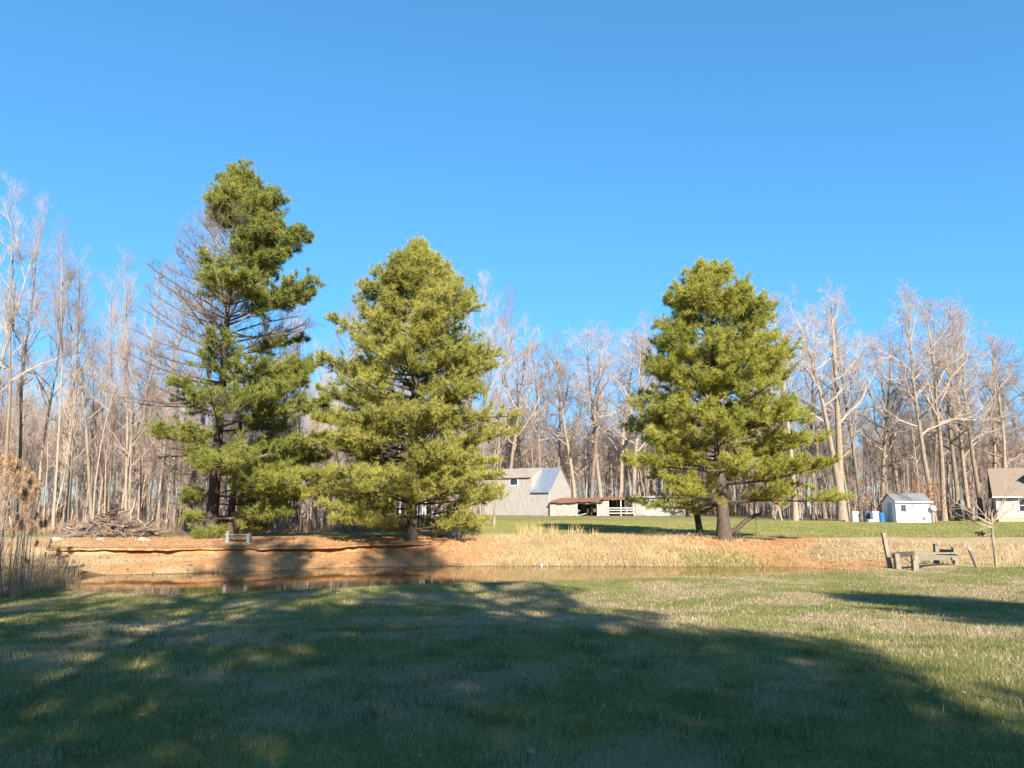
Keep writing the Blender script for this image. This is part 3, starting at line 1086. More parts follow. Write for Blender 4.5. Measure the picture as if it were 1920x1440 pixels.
mb.hexa([Q(sec, -.02, eave), Q(sec + .08, -.02, eave), Q(sec + .08, Wg / 2, eave), Q(sec, Wg / 2, eave), Q(sec, -.02, eave + 1.9), Q(sec + .08, -.02, eave + 1.9), Q(sec + .08, Wg / 2, ridge), Q(sec, Wg / 2, ridge)])
obj('wall', mb.mesh('wall', M['barn_wood']), barn)
mb = MB()
slab(mb, Q(-.2, -.35, eave - .32), Q(sec, -.35, eave - .32), Q(sec, Wg / 2, ridge + .08), Q(-.2, Wg / 2, ridge + .08), .06)
for k in range(9):
    s = -.15 + k * (sec + .1) / 8
    mb.beam(Q(s, -.35, eave - .30), Q(s, Wg / 2, ridge + .10), .04, .035)
obj('roof', mb.mesh('roof', M['tin']), barn, label='bright tin roof section')
mb = MB()
slab(mb, Q(sec + .02, -.35, eave + 1.78), Q(Lf + .2, -.35, eave + 1.78), Q(Lf + .2, Wg / 2, ridge + .1), Q(sec + .02, Wg / 2, ridge + .1), .06)
for k in range(20):
    s = sec + .1 + k * (Lf - sec) / 19
    mb.beam(Q(s, -.35, eave + 1.80), Q(s, Wg / 2, ridge + .12), .05, .04)
obj('roof', mb.mesh('roof', M['tin_brown']), barn, label='brownish weathered tin roof section')
mb = MB()
slab(mb, Q(-.2, Wg + .35, eave - .32), Q(Lf + .2, Wg + .35, eave - .32), Q(Lf + .2, Wg / 2 + .01, ridge + .07), Q(-.2, Wg / 2 + .01, ridge + .07), .06)
obj('roof', mb.mesh('roof', M['tin_brown']), barn)
fr = MB()
w0 = sec + 2.2
for (a, c_) in ((w0, w0 + .1), (w0 + 1.3, w0 + 1.4)):
    fr.hexa([Q(a, -.09, eave + .75), Q(c_, -.09, eave + .75), Q(c_, -.03, eave + .75), Q(a, -.03, eave + .75), Q(a, -.09, eave + 1.6), Q(c_, -.09, eave + 1.6), Q(c_, -.03, eave + 1.6), Q(a, -.03, eave + 1.6)])
for z in (eave + .65, eave + 1.6):
    fr.hexa([Q(w0, -.1, z), Q(w0 + 1.4, -.1, z), Q(w0 + 1.4, -.03, z), Q(w0, -.03, z), Q(w0, -.1, z + .1), Q(w0 + 1.4, -.1, z + .1), Q(w0 + 1.4, -.03, z + .1), Q(w0, -.03, z + .1)])
wf = obj('window', fr.mesh('window', M['white']), barn)
pn = MB().hexa([Q(w0 + .1, -.075, eave + .75), Q(w0 + 1.3, -.075, eave + .75), Q(w0 + 1.3, -.055, eave + .75), Q(w0 + .1, -.055, eave + .75), Q(w0 + .1, -.075, eave + 1.6), Q(w0 + 1.3, -.075, eave + 1.6), Q(w0 + 1.3, -.055, eave + 1.6), Q(w0 + .1, -.055, eave + 1.6)])
obj('pane', pn.mesh('pane', M['glass']), wf)
mb = MB()
mb.beam(Q(-.02, -.05, 0), Q(-.02, -.05, eave), .12, .12)
obj('corner_board', mb.mesh('corner_board', M['white_old']), barn)


# low lean-to with rusty roof, joined to the gable end; open bay in the middle
def px_pt(px, Y):
    p = at_depth(px, 948, Y)
    return p[:2]


LA, LB_ = px_pt(1031, 101.3), px_pt(1166, 99.0)
lz = gz(*((LA + LB_) / 2)) - .02
lean_t = thing('cart_shed', (*LA, lz), 'low open fronted board shed with rust red roof', 'shed')
d = (LB_ - LA) / np.linalg.norm(LB_ - LA)
LT = np.linalg.norm(LB_ - LA)
nb = np.array([-d[1], d[0]])                    # backwards
R_ = lambda s, t, z: np.array([*(d * s + nb * t), z])
at_px = lambda px: np.linalg.norm(px_pt(px, 101.3 - 2.3 * (px - 1031) / 135) - LA)
s1, s2, s3_, s4 = at_px(1081), at_px(1121), at_px(1127), at_px(1140)
mb = MB()
planks(mb, d * .0, d * s1, 0, lambda s: 1.72, rng=rs)
obj('wall', mb.mesh('wall', M['barn_wood']), lean_t)
mb = MB()
planks(mb, d * s2, d * s4, 0, lambda s: 1.78 + .25 * min(s / 1.0, 1), rng=rs)
obj('wall', mb.mesh('wall', M['barn_wood']), lean_t)
mb = MB()
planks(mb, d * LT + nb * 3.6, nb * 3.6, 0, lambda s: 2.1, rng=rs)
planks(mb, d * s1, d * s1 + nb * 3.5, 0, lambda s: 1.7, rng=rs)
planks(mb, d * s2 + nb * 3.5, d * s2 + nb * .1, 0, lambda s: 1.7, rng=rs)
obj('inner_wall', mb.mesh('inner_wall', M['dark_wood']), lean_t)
mb = MB()
segs = 14
for k in range(segs):                            # sagging overlapping sheets
    a0, a1 = -.05 + k * (s3_ + .3) / segs, -.05 + (k + 1.06) * (s3_ + .3) / segs
    z0 = 1.78 - .07 * math.sin(k * .5) + (.06 if k % 3 == 1 else 0)
    lift = .012 * (k % 2)
    slab(mb, R_(a0, -.45 - .07 * (k % 2), z0 + lift), R_(a1, -.45 - .05 * (k % 3), z0 + lift), R_(a1, 3.8, 2.44 + lift), R_(a0, 3.8, 2.44 + lift), .03)
obj('roof', mb.mesh('roof', M['rust']), lean_t)
mb = MB()
mb.beam(R_(s1, 0, 1.66), R_(s2, 0, 1.66), .12, .16)
obj('lintel', mb.mesh('lintel', M['barn_wood']), lean_t)
for s in (s1 + .05, s2 - .05):
    obj('post', MB().beam(R_(s, -.06, 0), R_(s, -.06, 1.66), .14, .14).mesh('post', M['white_old']), lean_t)
mb = MB()
mb.beam(R_(s1 + .1, -.12, .75), R_(s1 + .5, -.12, .7), .08, .1)
mb.beam(R_(s1 + .12, -.14, .05), R_(s1 + 1.3, -.14, .35), .03, .12)
obj('loose_board', mb.mesh('loose_board', M['barn_wood']), lean_t)

# farm cart / machine parked in the bay
tp_ = LA + d * (s1 + 1.95) + nb * .9
tr_ = thing('tractor', (*tp_, gz(*tp_)), 'dark old tractor parked inside the open shed bay', 'tractor', rz=math.atan2(d[1], d[0]) - 1.1)
mb = MB()
mb.hexa([(-.2, -.28, .55), (1.0, -.22, .5), (1.0, .22, .5), (-.2, .28, .55), (-.2, -.28, 1.0), (1.0, -.22, .92), (1.0, .22, .92), (-.2, .28, 1.0)])
mb.box(-.8, -.2, -.25, .25, .45, .72)
obj('body', mb.mesh('body', M['iron']), tr_)
obj('seat', MB().hexa([(-.75, -.2, .8), (-.4, -.2, .8), (-.4, .2, .8), (-.75, .2, .8), (-.85, -.2, 1.1), (-.4, -.2, .86), (-.4, .2, .86), (-.85, .2, 1.1)]).mesh('seat', M['white_old']), tr_)


def disc_ring(r, w, x, y, z, n=18):
    a = np.linspace(0, 2 * np.pi, n + 1)
    path = np.stack([x + np.cos(a) * r, np.full(n + 1, y), z + np.sin(a) * r], -1)
    return MB().tubes(path[None], np.full((1, n + 1), w), 6)


for (x, y, r) in ((-.5, -.55, .5), (-.5, .55, .5), (.8, -.42, .28), (.8, .42, .28)):
    w = obj('wheel', disc_ring(r * .8, r * .2, x, y, r).mesh('wheel', M['iron']), tr_)
    hb = MB()
    for k in range(6):
        q_ = k * math.pi / 3
        hb.beam((x, y, r), (x + math.cos(q_) * r * .75, y, r + math.sin(q_) * r * .75), .05, .05)
    obj('spokes', hb.mesh('spokes', M['white_old']), w)
mb = MB()
mb.beam((-.1, 0, 1.0), (-.35, 0, 1.25), .04, .04)
sw = obj('steering_wheel', mb.mesh('steering_wheel', M['iron']), tr_)

# open run with rails
ra, rb = px_pt(1140.5, 99.4), px_pt(1189, 98.6)
run = thing('pole_shelter', (*ra, gz(*ra)), 'open pole shelter with white rails joining the two low sheds', 'shelter')
dr = rb - ra
D3 = lambda f, off, z: np.array([*(dr * f + nb * off), z])
for f in (.0, .49, .99):
    obj('post', MB().beam(D3(f, 0, 0), D3(f, 0, 2.05), .13, .13).mesh('post', M['white_old']), run)
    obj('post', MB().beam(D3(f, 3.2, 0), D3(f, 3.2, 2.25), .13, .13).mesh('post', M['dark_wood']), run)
for z, m_ in ((.35, 'white_old'), (.72, 'white_old'), (1.02, 'white_old')):
    obj('rail', MB().beam(D3(-.01, -.09, z), D3(1.0, -.09, z + .02), .05, .13).mesh('rail', M[m_]), run)
mb = MB()
for k in range(7):
    f0 = -.3 + k * .19
    slab(mb, D3(f0, -.4, 2.16 + .03 * (k % 2)), D3(f0 + .2, -.4, 2.16 + .03 * (k % 2)), D3(f0 + .2, 3.4, 2.5 + .02 * (k % 2)), D3(f0, 3.4, 2.5 + .02 * (k % 2)), .03)
obj('roof', mb.mesh('roof', M['rust']), run)
mb = MB()
for f in np.linspace(.05, .95, 6):
    mb.beam(D3(f, -.2, 2.10), D3(f, 3.3, 2.40), .07, .12)
obj('rafters', mb.mesh('rafters', M['barn_wood']), run)
obj('feed_box', MB().box(*sorted((dr[0] * .86, dr[0] * .98)), -.12, .3, .1, .45).mesh('feed_box', M['iron']), run)

# grey plank shed
ga, gb = px_pt(1189.5, 98.5), px_pt(1297, 96.8)
gs = thing('plank_shed', (*ga, gz(*ga)), 'long low grey plank shed with flat grey roof', 'shed')
dg = (gb - ga) / np.linalg.norm(gb - ga)
ng = np.array([-dg[1], dg[0]])
LG = np.linalg.norm(gb - ga)
Gp = lambda s, t, z: np.array([*(dg * s + ng * t), z])
mb = MB()
planks(mb, np.zeros(2), dg * LG, 0, lambda s: 2.35, rng=rs, w=.3)
planks(mb, dg * LG, dg * LG + ng * 3.5, 0, lambda s: 2.4, rng=rs, w=.3)
planks(mb, ng * 3.5 + dg * LG, ng * 3.5, 0, lambda s: 2.5, rng=rs, w=.3)
planks(mb, ng * 3.5, np.zeros(2), 0, lambda s: 2.4, rng=rs, w=.3)
obj('wall', mb.mesh('wall', M['grey_wood']), gs)
obj('roof', slab(MB(), Gp(-.25, -.35, 2.46), Gp(LG + .35, -.35, 2.46), Gp(LG + .35, 3.8, 2.62), Gp(-.25, 3.8, 2.62), .10).mesh('roof', M['grey_roof']), gs)
sw_ = LG * .72
obj('window_slot', MB().hexa([Gp(sw_, -.07, 1.35), Gp(sw_ + .22, -.07, 1.35), Gp(sw_ + .22, -.02, 1.35), Gp(sw_, -.02, 1.35), Gp(sw_, -.07, 2.0), Gp(sw_ + .22, -.07, 2.0), Gp(sw_ + .22, -.02, 2.0), Gp(sw_, -.02, 2.0)]).mesh('window_slot', M['iron']), gs)
obj('door', planks(MB(), Gp(LG * .02, -.09, 0)[:2], Gp(LG * .16, -.09, 0)[:2], .1, lambda s: 2.0, rng=rs, w=.3).mesh('door', M['barn_wood']), gs)
obj('leaning_pole', MB().beam(Gp(LG * .93, -.45, 0), Gp(LG * .905, -.06, 1.5), .09, .09).mesh('leaning_pole', M['dark_wood']), gs)

# small white outbuilding glimpsed through the broad pine
oa = px_pt(735, 96)
ob = thing('outbuilding', (*oa, gz(*oa)), 'low white outbuilding glimpsed behind the broad pine', 'building')
obj('wall', planks(planks(MB(), (0, 0), (8.2, 0), 0, lambda s: 2.2, rng=rs, w=.3), (8.2, 0), (8.2, 4), 0, lambda s: 2.2 + .5 * (1 - abs(s - 2) / 2), rng=rs).mesh('wall', M['white']), ob)
mb = slab(MB(), (-.3, -.4, 2.1), (8.5, -.4, 2.1), (8.5, 2, 3.1), (-.3, 2, 3.1), .08)
slab(mb, (-.3, 4.4, 2.1), (8.5, 4.4, 2.1), (8.5, 2.01, 3.09), (-.3, 2.01, 3.09), .08)
obj('roof', mb.mesh('roof', M['grey_roof']), ob)

# white garden shed on the right
sp = px_pt(1680, 71.0)
wsz = gz(*sp)
ws = thing('garden_shed', (*sp, wsz), 'small white shed with grey gable roof and dark ornament', 'shed')
Wd, Dp, ev, rg = 3.15, 2.5, 2.0, 2.68
mb = MB()


def lap(mb, x0, x1, y, z0, z1, n, out=-1, th=.02):  # horizontal lap siding facing -y
    for k in range(n):
        a, c_ = z0 + (z1 - z0) * k / n, z0 + (z1 - z0) * (k + 1) / n
        mb.hexa([(x0, y - th, a), (x1, y - th, a), (x1, y + .03, a), (x0, y + .03, a), (x0, y - .004, c_), (x1, y - .004, c_), (x1, y + .03, c_), (x0, y + .03, c_)])


lap(mb, 0, Wd, 0, 0, ev, 14)
planks(mb, (0, Dp), (0, 0), 0, lambda s: ev + (rg - ev) * (1 - abs(s - Dp / 2) / (Dp / 2)) - .03, w=.3, rng=rs)
planks(mb, (Wd, 0), (Wd, Dp), 0, lambda s: ev + (rg - ev) * (1 - abs(s - Dp / 2) / (Dp / 2)) - .03, w=.3, rng=rs)
planks(mb, (Wd, Dp), (0, Dp), 0, lambda s: ev, w=.3, rng=rs)
obj('wall', mb.mesh('wall', M['white']), ws)
mb = slab(MB(), (-.15, -.22, ev - .04), (Wd + .2, -.22, ev - .04), (Wd + .2, Dp / 2, rg + .06), (-.15, Dp / 2, rg + .06), .05)
slab(mb, (-.15, Dp + .22, ev - .04), (Wd + .2, Dp + .22, ev - .04), (Wd + .2, Dp / 2 + .01, rg + .055), (-.15, Dp / 2 + .01, rg + .055), .05)
obj('roof', mb.mesh('roof', M['shed_roof']), ws)
obj('fascia', MB().box(-.16, Wd + .21, -.27, -.235, ev - .16, ev - .02).mesh('fascia', M['white']), ws)
wf = MB()
for (x0, x1, z0, z1) in ((.42, .47, 1.08, 1.62), (.85, .90, 1.08, 1.62), (.42, .90, 1.62, 1.67), (.42, .90, 1.03, 1.08), (.64, .68, 1.08, 1.62), (.47, .85, 1.33, 1.37)):
    wf.box(x0, x1, -.06, -.022, z0, z1)
wf = obj('window', wf.mesh('window', M['ornament']), ws)
obj('pane', MB().box(.46, .86, -.04, -.024, 1.08, 1.62).mesh('pane', M['glass']), wf)
wf = MB()
for (x0, x1, z0, z1) in ((2.0, 2.04, 1.1, 1.65), (2.36, 2.4, 1.1, 1.65), (2.0, 2.4, 1.65, 1.69), (2.0, 2.4, 1.06, 1.1)):
    wf.box(x0, x1, -.06, -.022, z0, z1)
obj('picture_frame', wf.mesh('picture_frame', M['shutter']), ws)
obj('door', MB().box(-.06, -.03, .75, 1.55, .08, 1.85).mesh('door', M['white_old']), ws)
star = MB()
sv = [(2.52 + (.24 if k % 2 == 0 else .10) * math.sin(k * math.pi / 5), (.42 + (.24 if k % 2 == 0 else .10) * math.cos(k * math.pi / 5))) for k in range(10)]
pts = [(x, -.05, z) for x, z in sv] + [(x, -.024, z) for x, z in sv] + [(2.52, -.08, .42)]
star.add(pts, [(k, 10 + k, 10 + (k + 1) % 10, (k + 1) % 10) for k in range(10)], [(k, (k + 1) % 10, 20) for k in range(10)])
obj('star_ornament', star.mesh('star_ornament', M['ornament']), ws)


def lathe(profile, n=16):
    p = np.array([(0, 0, z) for r, z in profile])
    a = np.arange(n) * 2 * np.pi / n
    v = np.array([[(r * math.cos(t), r * math.sin(t), z) for t in a] for r, z in profile])
    k = len(profile)
    i = np.arange(k * n).reshape(k, n)
    q = np.stack([i[:-1], np.roll(i[:-1], -1, 1), np.roll(i[1:], -1, 1), i[1:]], -1).reshape(-1, 4)
    t = [(i[-1][0], i[-1][j], i[-1][j + 1]) for j in range(1, n - 1)]
    return MB().add(v.reshape(-1, 3), q, t)


def barrel(px, Y, r, h, mat, label, cat='barrel', name='barrel'):
    p = px_pt(px, Y)
    t = thing(name, (*p, gz(*p)), label, cat)
    obj('body', lathe([(r * .9, 0), (r, .05 * h), (r * 1.0, .3 * h), (r * 1.05, .33 * h), (r, .36 * h), (r, .63 * h), (r * 1.05, .66 * h), (r, .69 * h), (r, .95 * h), (r * .93, h)]).mesh('body', M[mat]), t)
    obj('lid', lathe([(r * .9, h), (r * .95, h + .01), (r * .95, h + .05), (r * .2, h + .06)]).mesh('lid', M[mat]), t)
    return t


barrel(1651, 72.4, .30, .86, 'blue', 'bright blue plastic barrel beside the white shed')
barrel(1624, 73.5, .33, 1.05, 'navy', 'dark slate barrel between two pale bins')
for px, Y, w, h, lab in ((1601, 74.5, .62, 1.0, 'pale upright cabinet at the foot of the forked tree'), (1638, 72.6, .55, 1.02, 'pale cabinet next to the blue barrel')):
    p = px_pt(px, Y)
    t = thing('cabinet', (*p, gz(*p)), lab, 'cabinet')
    obj('body', MB().box(-w / 2, w / 2, -.3, .3, .04, h).mesh('body', M['white']), t)
    dd = obj('door', MB().box(-w / 2 + .03, w / 2 - .03, -.335, -.302, .1, h - .04).mesh('door', M['white_old']), t)
    obj('handle', MB().box(w / 2 - .1, w / 2 - .07, -.37, -.337, h * .5, h * .75).mesh('handle', M['iron']), dd)
p = px_pt(1629, 71.8)
t = thing('basin', (*p, gz(*p)), 'low white tub on the ground before the dark barrel', 'tub')
obj('tub', lathe([(.28, 0), (.34, .28), (.36, .3), (.33, .3), (.27, .06)]).mesh('tub', M['white_old']), t)

# satellite dish
p = px_pt(1748, 70.8)
t = thing('satellite_dish', (*p, gz(*p)), 'pale satellite dish on a short pole beside the white shed', 'satellite dish')
obj('pole', MB().tubes([[(0, 0, -.2), (0, 0, .7), (0, 0, 1.25)]], [[.04, .04, .04]], 8).mesh('pole', M['white_old']), t)
dish = lathe([(.02, 0), (.18, .02), (.34, .08), (.40, .12), (.40, .14), (.33, .10), (.17, .04), (.01, .02)], 20).mesh('dish', M['white_old'])
do = obj('dish', dish, t)
do.location = (0, -.06, 1.3)
do.scale = (.75, .75, .75)
do.rotation_euler = (math.radians(65), 0, .2)
obj('arm', MB().beam((0, -.1, 1.1), (0, -.6, 1.35), .03, .03).mesh('arm', M['iron']), t)

# house on the right edge
hp = px_pt(1869, 74.0)
hz_ = gz(*hp)
ha = -math.radians(30)
hs = thing('house', (*hp, hz_), 'beige sided house with brown shingle roof and white dormer', 'house', rz=ha)
HL, HD, he, hr_ = 14.0, 8.0, 2.5, 5.35
mb = MB()
lap(mb, 0, HL, 0, .42, he, 16)
mb.box(-.0, .12, .04, HD, .42, he)
mb.box(HL - .12, HL, .04, HD, .42, he)
mb.box(0, HL, HD - .1, HD, .42, he)
for x in (.06, HL - .06):
    mb.add([(x - .06, .05, he), (x + .06, .05, he), (x + .06, HD, he), (x - .06, HD, he), (x - .06, HD / 2, hr_ - .1), (x + .06, HD / 2, hr_ - .1)], [(0, 1, 5, 4), (2, 3, 4, 5)], [(0, 4, 3), (1, 2, 5)])
obj('wall', mb.mesh('wall', M['siding']), hs)
obj('foundation', MB().box(.03, HL - .03, .03, HD - .03, -.2, .42).mesh('foundation', M['brick']), hs)
mb = MB()
nrow = 16
for k in range(nrow):
    f0, f1 = k / nrow, (k + 1) / nrow
    y0, y1 = -.4 + (HD / 2 + .4) * f0, -.4 + (HD / 2 + .4) * f1
    za_, zb_ = he - .05 + (hr_ - he + .05) * f0, he - .05 + (hr_ - he + .05) * f1
    mb.hexa([(-.3, y0, za_ - .05), (HL + .3, y0, za_ - .05), (HL + .3, y1, zb_ - .05), (-.3, y1, zb_ - .05), (-.3, y0, za_ + .03), (HL + .3, y0, za_ + .03), (HL + .3, y1, zb_ + .01), (-.3, y1, zb_ + .01)])
slab(mb, (-.3, HD + .4, he - .05), (HL + .3, HD + .4, he - .05), (HL + .3, HD / 2 + .01, hr_), (-.3, HD / 2 + .01, hr_), .06)
rf = obj('roof', mb.mesh('roof', M['shingle']), hs)
obj('gutter', MB().box(-.32, HL + .32, -.5, -.41, he - .16, he - .04).mesh('gutter', M['white']), hs)
obj('corner_board', MB().box(-.03, .1, -.045, -.023, .42, he).mesh('corner_board', M['white']), hs)


def house_window(x, z, w=.86, h=1.3):
    f = MB()
    for (x0, x1, z0, z1) in ((x, x + .09, z, z + h), (x + w - .09, x + w, z, z + h), (x + .09, x + w - .09, z + h - .09, z + h), (x + .09, x + w - .09, z, z + .09), (x + .09, x + w - .09, z + h / 2 - .03, z + h / 2 + .03)):
        f.box(x0, x1, -.08, -.024, z0, z1)
    wo = obj('window', f.mesh('window', M['white']), hs)
    obj('pane', MB().box(x + .08, x + w - .08, -.05, -.026, z + .08, z + h - .08).mesh('pane', M['glass']), wo)
    for sx in (x - .48, x + w + .06):
        sh = MB()
        sh.box(sx, sx + .42, -.045, -.023, z, z + h)
        for k in range(10):
            sh.box(sx + .05, sx + .37, -.06, -.046, z + .08 + k * (h - .16) / 10, z + .08 + (k + .6) * (h - .16) / 10)
        obj('shutter', sh.mesh('shutter', M['shutter']), hs)


for x in (1.75, 5.0, 8.2, 11.0):
    house_window(x, .95)
for x in (2.7, 7.2):
    dm = MB()
    dm.box(x, x + 1.5, 1.2, 3.2, he + .75, he + 2.0)
    dm.add([(x, 1.2, he + 2.0), (x + 1.5, 1.2, he + 2.0), (x + .75, 1.2, he + 2.6), (x, 3.6, he + 2.0), (x + 1.5, 3.6, he + 2.0), (x + .75, 3.6, he + 2.6)], [(0, 2, 5, 3), (2, 1, 4, 5)], [(0, 1, 2), (3, 5, 4)])
    dmo = obj('dormer', dm.mesh('dormer', M['white']), hs)
    r2 = slab(MB(), (x - .15, 1.05, he + 1.92), (x - .15, 3.7, he + 1.92), (x + .75, 3.7, he + 2.68), (x + .75, 1.05, he + 2.68), .05)
    slab(r2, (x + 1.65, 1.05, he + 1.92), (x + 1.65, 3.7, he + 1.92), (x + .755, 3.7, he + 2.675), (x + .755, 1.05, he + 2.675), .05)
    obj('dormer_roof', r2.mesh('dormer_roof', M['shingle']), dmo)
    obj('dormer_pane', MB().box(x + .4, x + 1.1, 1.17, 1.197, he + .95, he + 1.85).mesh('dormer_pane', M['glass']), dmo)

# ------------------------------------------------------------------ wooden dock frame at the pond's end
DY = 26.3
dk0 = at_depth(1668, 1080, DY)
dock = thing('dock_frame', (dk0[0], dk0[1], 0), 'weathered timber frame of an unfinished dock at the pond edge', 'dock')
DO = np.array([dk0[0], dk0[1], 0])
W_ = lambda px, py, Y: at_depth(px, py, Y) - DO


def dpost(px0, px1, top, bot, Y, w=.155, mat='dock_wood'):
    a, c_ = W_(px0, bot, Y), W_(px1, top, Y)
    a = a + norm(a - c_) * .35
    o = obj('post', MB().beam(a, c_, w, w, (0, 1, 0)).mesh('post', M[mat]), dock)
    return o


dpost(1672, 1656, 999, 1080, 26.3, .12)
dpost(1685, 1680, 1038, 1079, 25.9)
dpost(1717, 1714, 1041, 1081, 25.5, .17)
dpost(1757, 1755, 1020, 1072, 28.2, .15)
dpost(1794, 1789, 1026, 1074, 27.4, .15)
for (x0, y0, Y0, x1, y1, Y1, w, h) in ((1671, 1041, 26.25, 1716, 1038, 25.6, .05, .17), (1712, 1045, 25.38, 1796, 1046, 27.2, .06, .17), (1684, 1037, 26.1, 1757, 1040, 28.05, .06, .14), (1752, 1041, 28.05, 1797, 1044, 27.25, .06, .15), (1690, 1036.5, 26.0, 1792, 1037, 27.3, .22, .05)):
    obj('beam', MB().beam(W_(x0, y0, Y0), W_(x1, y1, Y1), w, h).mesh('beam', M['dock_wood']), dock)
obj('board', MB().beam(W_(1760, 1035, 28.2), W_(1788, 1036, 27.5), .04, .2).mesh('board', M['rust']), dock, label='reddish brown board')
for (x0, y0, Y0, x1, y1, Y1) in ((1722, 1066, 26.0, 1755, 1060, 28.1), (1758, 1060, 28.1, 1790, 1063, 27.4), (1700, 1070, 26.6, 1760, 1076, 27.0)):
    obj('brace', MB().beam(W_(x0, y0, Y0), W_(x1, y1, Y1), .05, .06).mesh('brace', M['dark_wood']), dock)

# leaning stub post
p = ground_at(1832, 1064)
lp = thing('leaning_post', p, 'short pale post leaning over beside the bare sapling', 'post')
obj('post', MB().tubes([[(.05, 0, -.2), (-.05, 0, .2), (-.19, 0, .58)]], [[.07, .07, .065]], 8, True).mesh('post', M['dock_wood']), lp)
obj('post_cap', MB().tubes([[(-.19, 0, .582), (-.22, 0, .66)]], [[.068, .06]], 8, True).mesh('post_cap', M['white_old']), lp)

# sapling beside the dock
p = ground_at(1868, 1062)
sap_tr, sap_br = MB(), MB()
rg_ = np.random.default_rng(77)
H_s = at_depth(1868, 955, p[1])[2] - p[2]
stem = np.array([[(0, 0, -.2), (.0, 0, .5), (-.02, 0, 1.0), (.0, 0, 1.35), (.03, 0, 1.8), (.10, 0, H_s)]])
sap_tr.tubes(stem, [[.06, .05, .047, .042, .028, .01]], 7)
lim = []
for (px, py, dy, h0_) in ((1768, 925, .3, 1.45), (1800, 945, -.3, 1.42), (1790, 962, .2, 1.36), (1822, 975, -.1, 1.33), (1905, 880, .2, 1.5), (1893, 920, -.2, 1.45), (1838, 1002, .1, 1.18), (1920, 930, .3, 1.5), (1810, 920, .5, 1.5)):
    e = at_depth(px, py, p[1] + dy) - p
    s0 = np.array([0, 0, h0_])
    m1 = s0 + (e - s0) * .35 + np.array([0, 0, -.08])
    m2 = s0 + (e - s0) * .7 + np.array([0, 0, -.03])
    lim.append([s0, m1, m2, e])
lim = np.array(lim)
sap_br.tubes(lim, np.array([[.028, .02, .014, .005]]).repeat(len(lim), 0), 5)
b3 = np.repeat(np.arange(len(lim)), 9)
P0, T = sample(lim, b3, rg_.uniform(.25, 1, len(b3)))
l3 = grow(P0, deviate(T, np.radians(rg_.uniform(20, 50, len(b3))), rg_), rg_.uniform(.2, .65, len(b3)), 3, .12, .05, rg_)
sap_br.tubes(l3, np.array([[.008, .006, .002]]).repeat(len(l3), 0), 3)
t = thing('sapling', p, 'leafless sapling with long side shoots beside the dock frame', 'sapling')
obj('trunk', sap_tr.mesh('trunk', M['bark'], True), t)
obj('branches', sap_br.mesh('branches', M['bark']), t)
e = lim[6][3]
lf = MB()
tuft_mesh(lf, e + rg_.normal(0, .05, (14, 3)), norm(rg_.normal(0, 1, (14, 3))), np.tile([.05, .055, .03], (14, 1)), rg_, 5, (.06, .13), .05)
obj('leaf_clump', lf.mesh('leaf_clump', M['leaf']), t)

# ------------------------------------------------------------------ small things on the far bank
# bench
p = ground_at(428, 1017)
bn = thing('bench', p, 'small white bench, greyed as if shaded, under the tallest pine', 'bench')
for x in (0, .95):
    obj('leg', MB().box(x - .065, x + .065, -.16, .16, -.15, .50 - .1 * x).mesh('leg', M['bench']), bn)
obj('seat', MB().box(.068, .882, -.15, .15, .33, .375).mesh('seat', M['dock_wood']), bn)
obj('rail', MB().box(.068, .882, -.03, .03, .18, .25).mesh('rail', M['dock_wood']), bn)

# grey stump by the broad pine
p = ground_at(848, 1006)
st = thing('tree_stump', p, 'grey flared stump with broken top beside the broad pine', 'stump')
rg_ = np.random.default_rng(9)
k, n = 9, 14
zs = np.array([-.15, .05, .2, .4, .6, .8, 1.0, 1.25, 1.5])
rr = np.array([.42, .40, .37, .30, .22, .16, .12, .09, .03])
a = np.arange(n) * 2 * np.pi / n
v = np.array([[((r * (1 + .22 * math.sin(3 * t + j) + rg_.normal(0, .07))) * math.cos(t) - .16 * z, r * (1 + .2 * math.cos(4 * t)) * math.sin(t), z + rg_.normal(0, .015)) for t in a] for j, (r, z) in enumerate(zip(rr, zs))])
i = np.arange(k * n).reshape(k, n)
q = np.stack([i[:-1], np.roll(i[:-1], -1, 1), np.roll(i[1:], -1, 1), i[1:]], -1).reshape(-1, 4)
obj('trunk', MB().add(v.reshape(-1, 3), q).mesh('trunk', M['stump'], True), st)
obj('branch_stub', MB().tubes([[(-.12, 0, .9), (.2, .05, 1.05), (.55, .1, 1.2)]], [[.05, .035, .01]], 5).mesh('branch_stub', M['bark']), st)
obj('branch_stub', MB().tubes([[(-.2, 0, 1.1), (-.3, .0, 1.35), (-.28, .1, 1.6)]], [[.06, .05, .02]], 5).mesh('branch_stub', M['dark_wood']), st)


def rock(px, py, r, label, flat=.6, mat='stone', seed=0, name='rock'):
    g = np.random.default_rng(seed + 3)
    p = ground_at(px, py)
    vs_, n, k = [], 10, 6
    for j in range(k):
        ph = -math.pi / 2 + math.pi * (j + .5) / k
        for t in np.arange(n) * 2 * np.pi / n:
            f = r * (1 + g.normal(0, .13))
            vs_.append((f * math.cos(ph) * math.cos(t) * 1.25, f * math.cos(ph) * math.sin(t), f * math.sin(ph) * flat + r * flat * .35))
    i = np.arange(k * n).reshape(k, n)
    q = np.stack([i[:-1], np.roll(i[:-1], -1, 1), np.roll(i[1:], -1, 1), i[1:]], -1).reshape(-1, 4)
    caps = [(i[-1][0], i[-1][j], i[-1][j + 1]) for j in range(1, n - 1)]
    o = obj(name, MB().add(vs_, q, caps).mesh(name, M[mat]), label=label, cat='rock')
    o.location = p
    o.rotation_euler = (0, 0, g.uniform(0, 6))


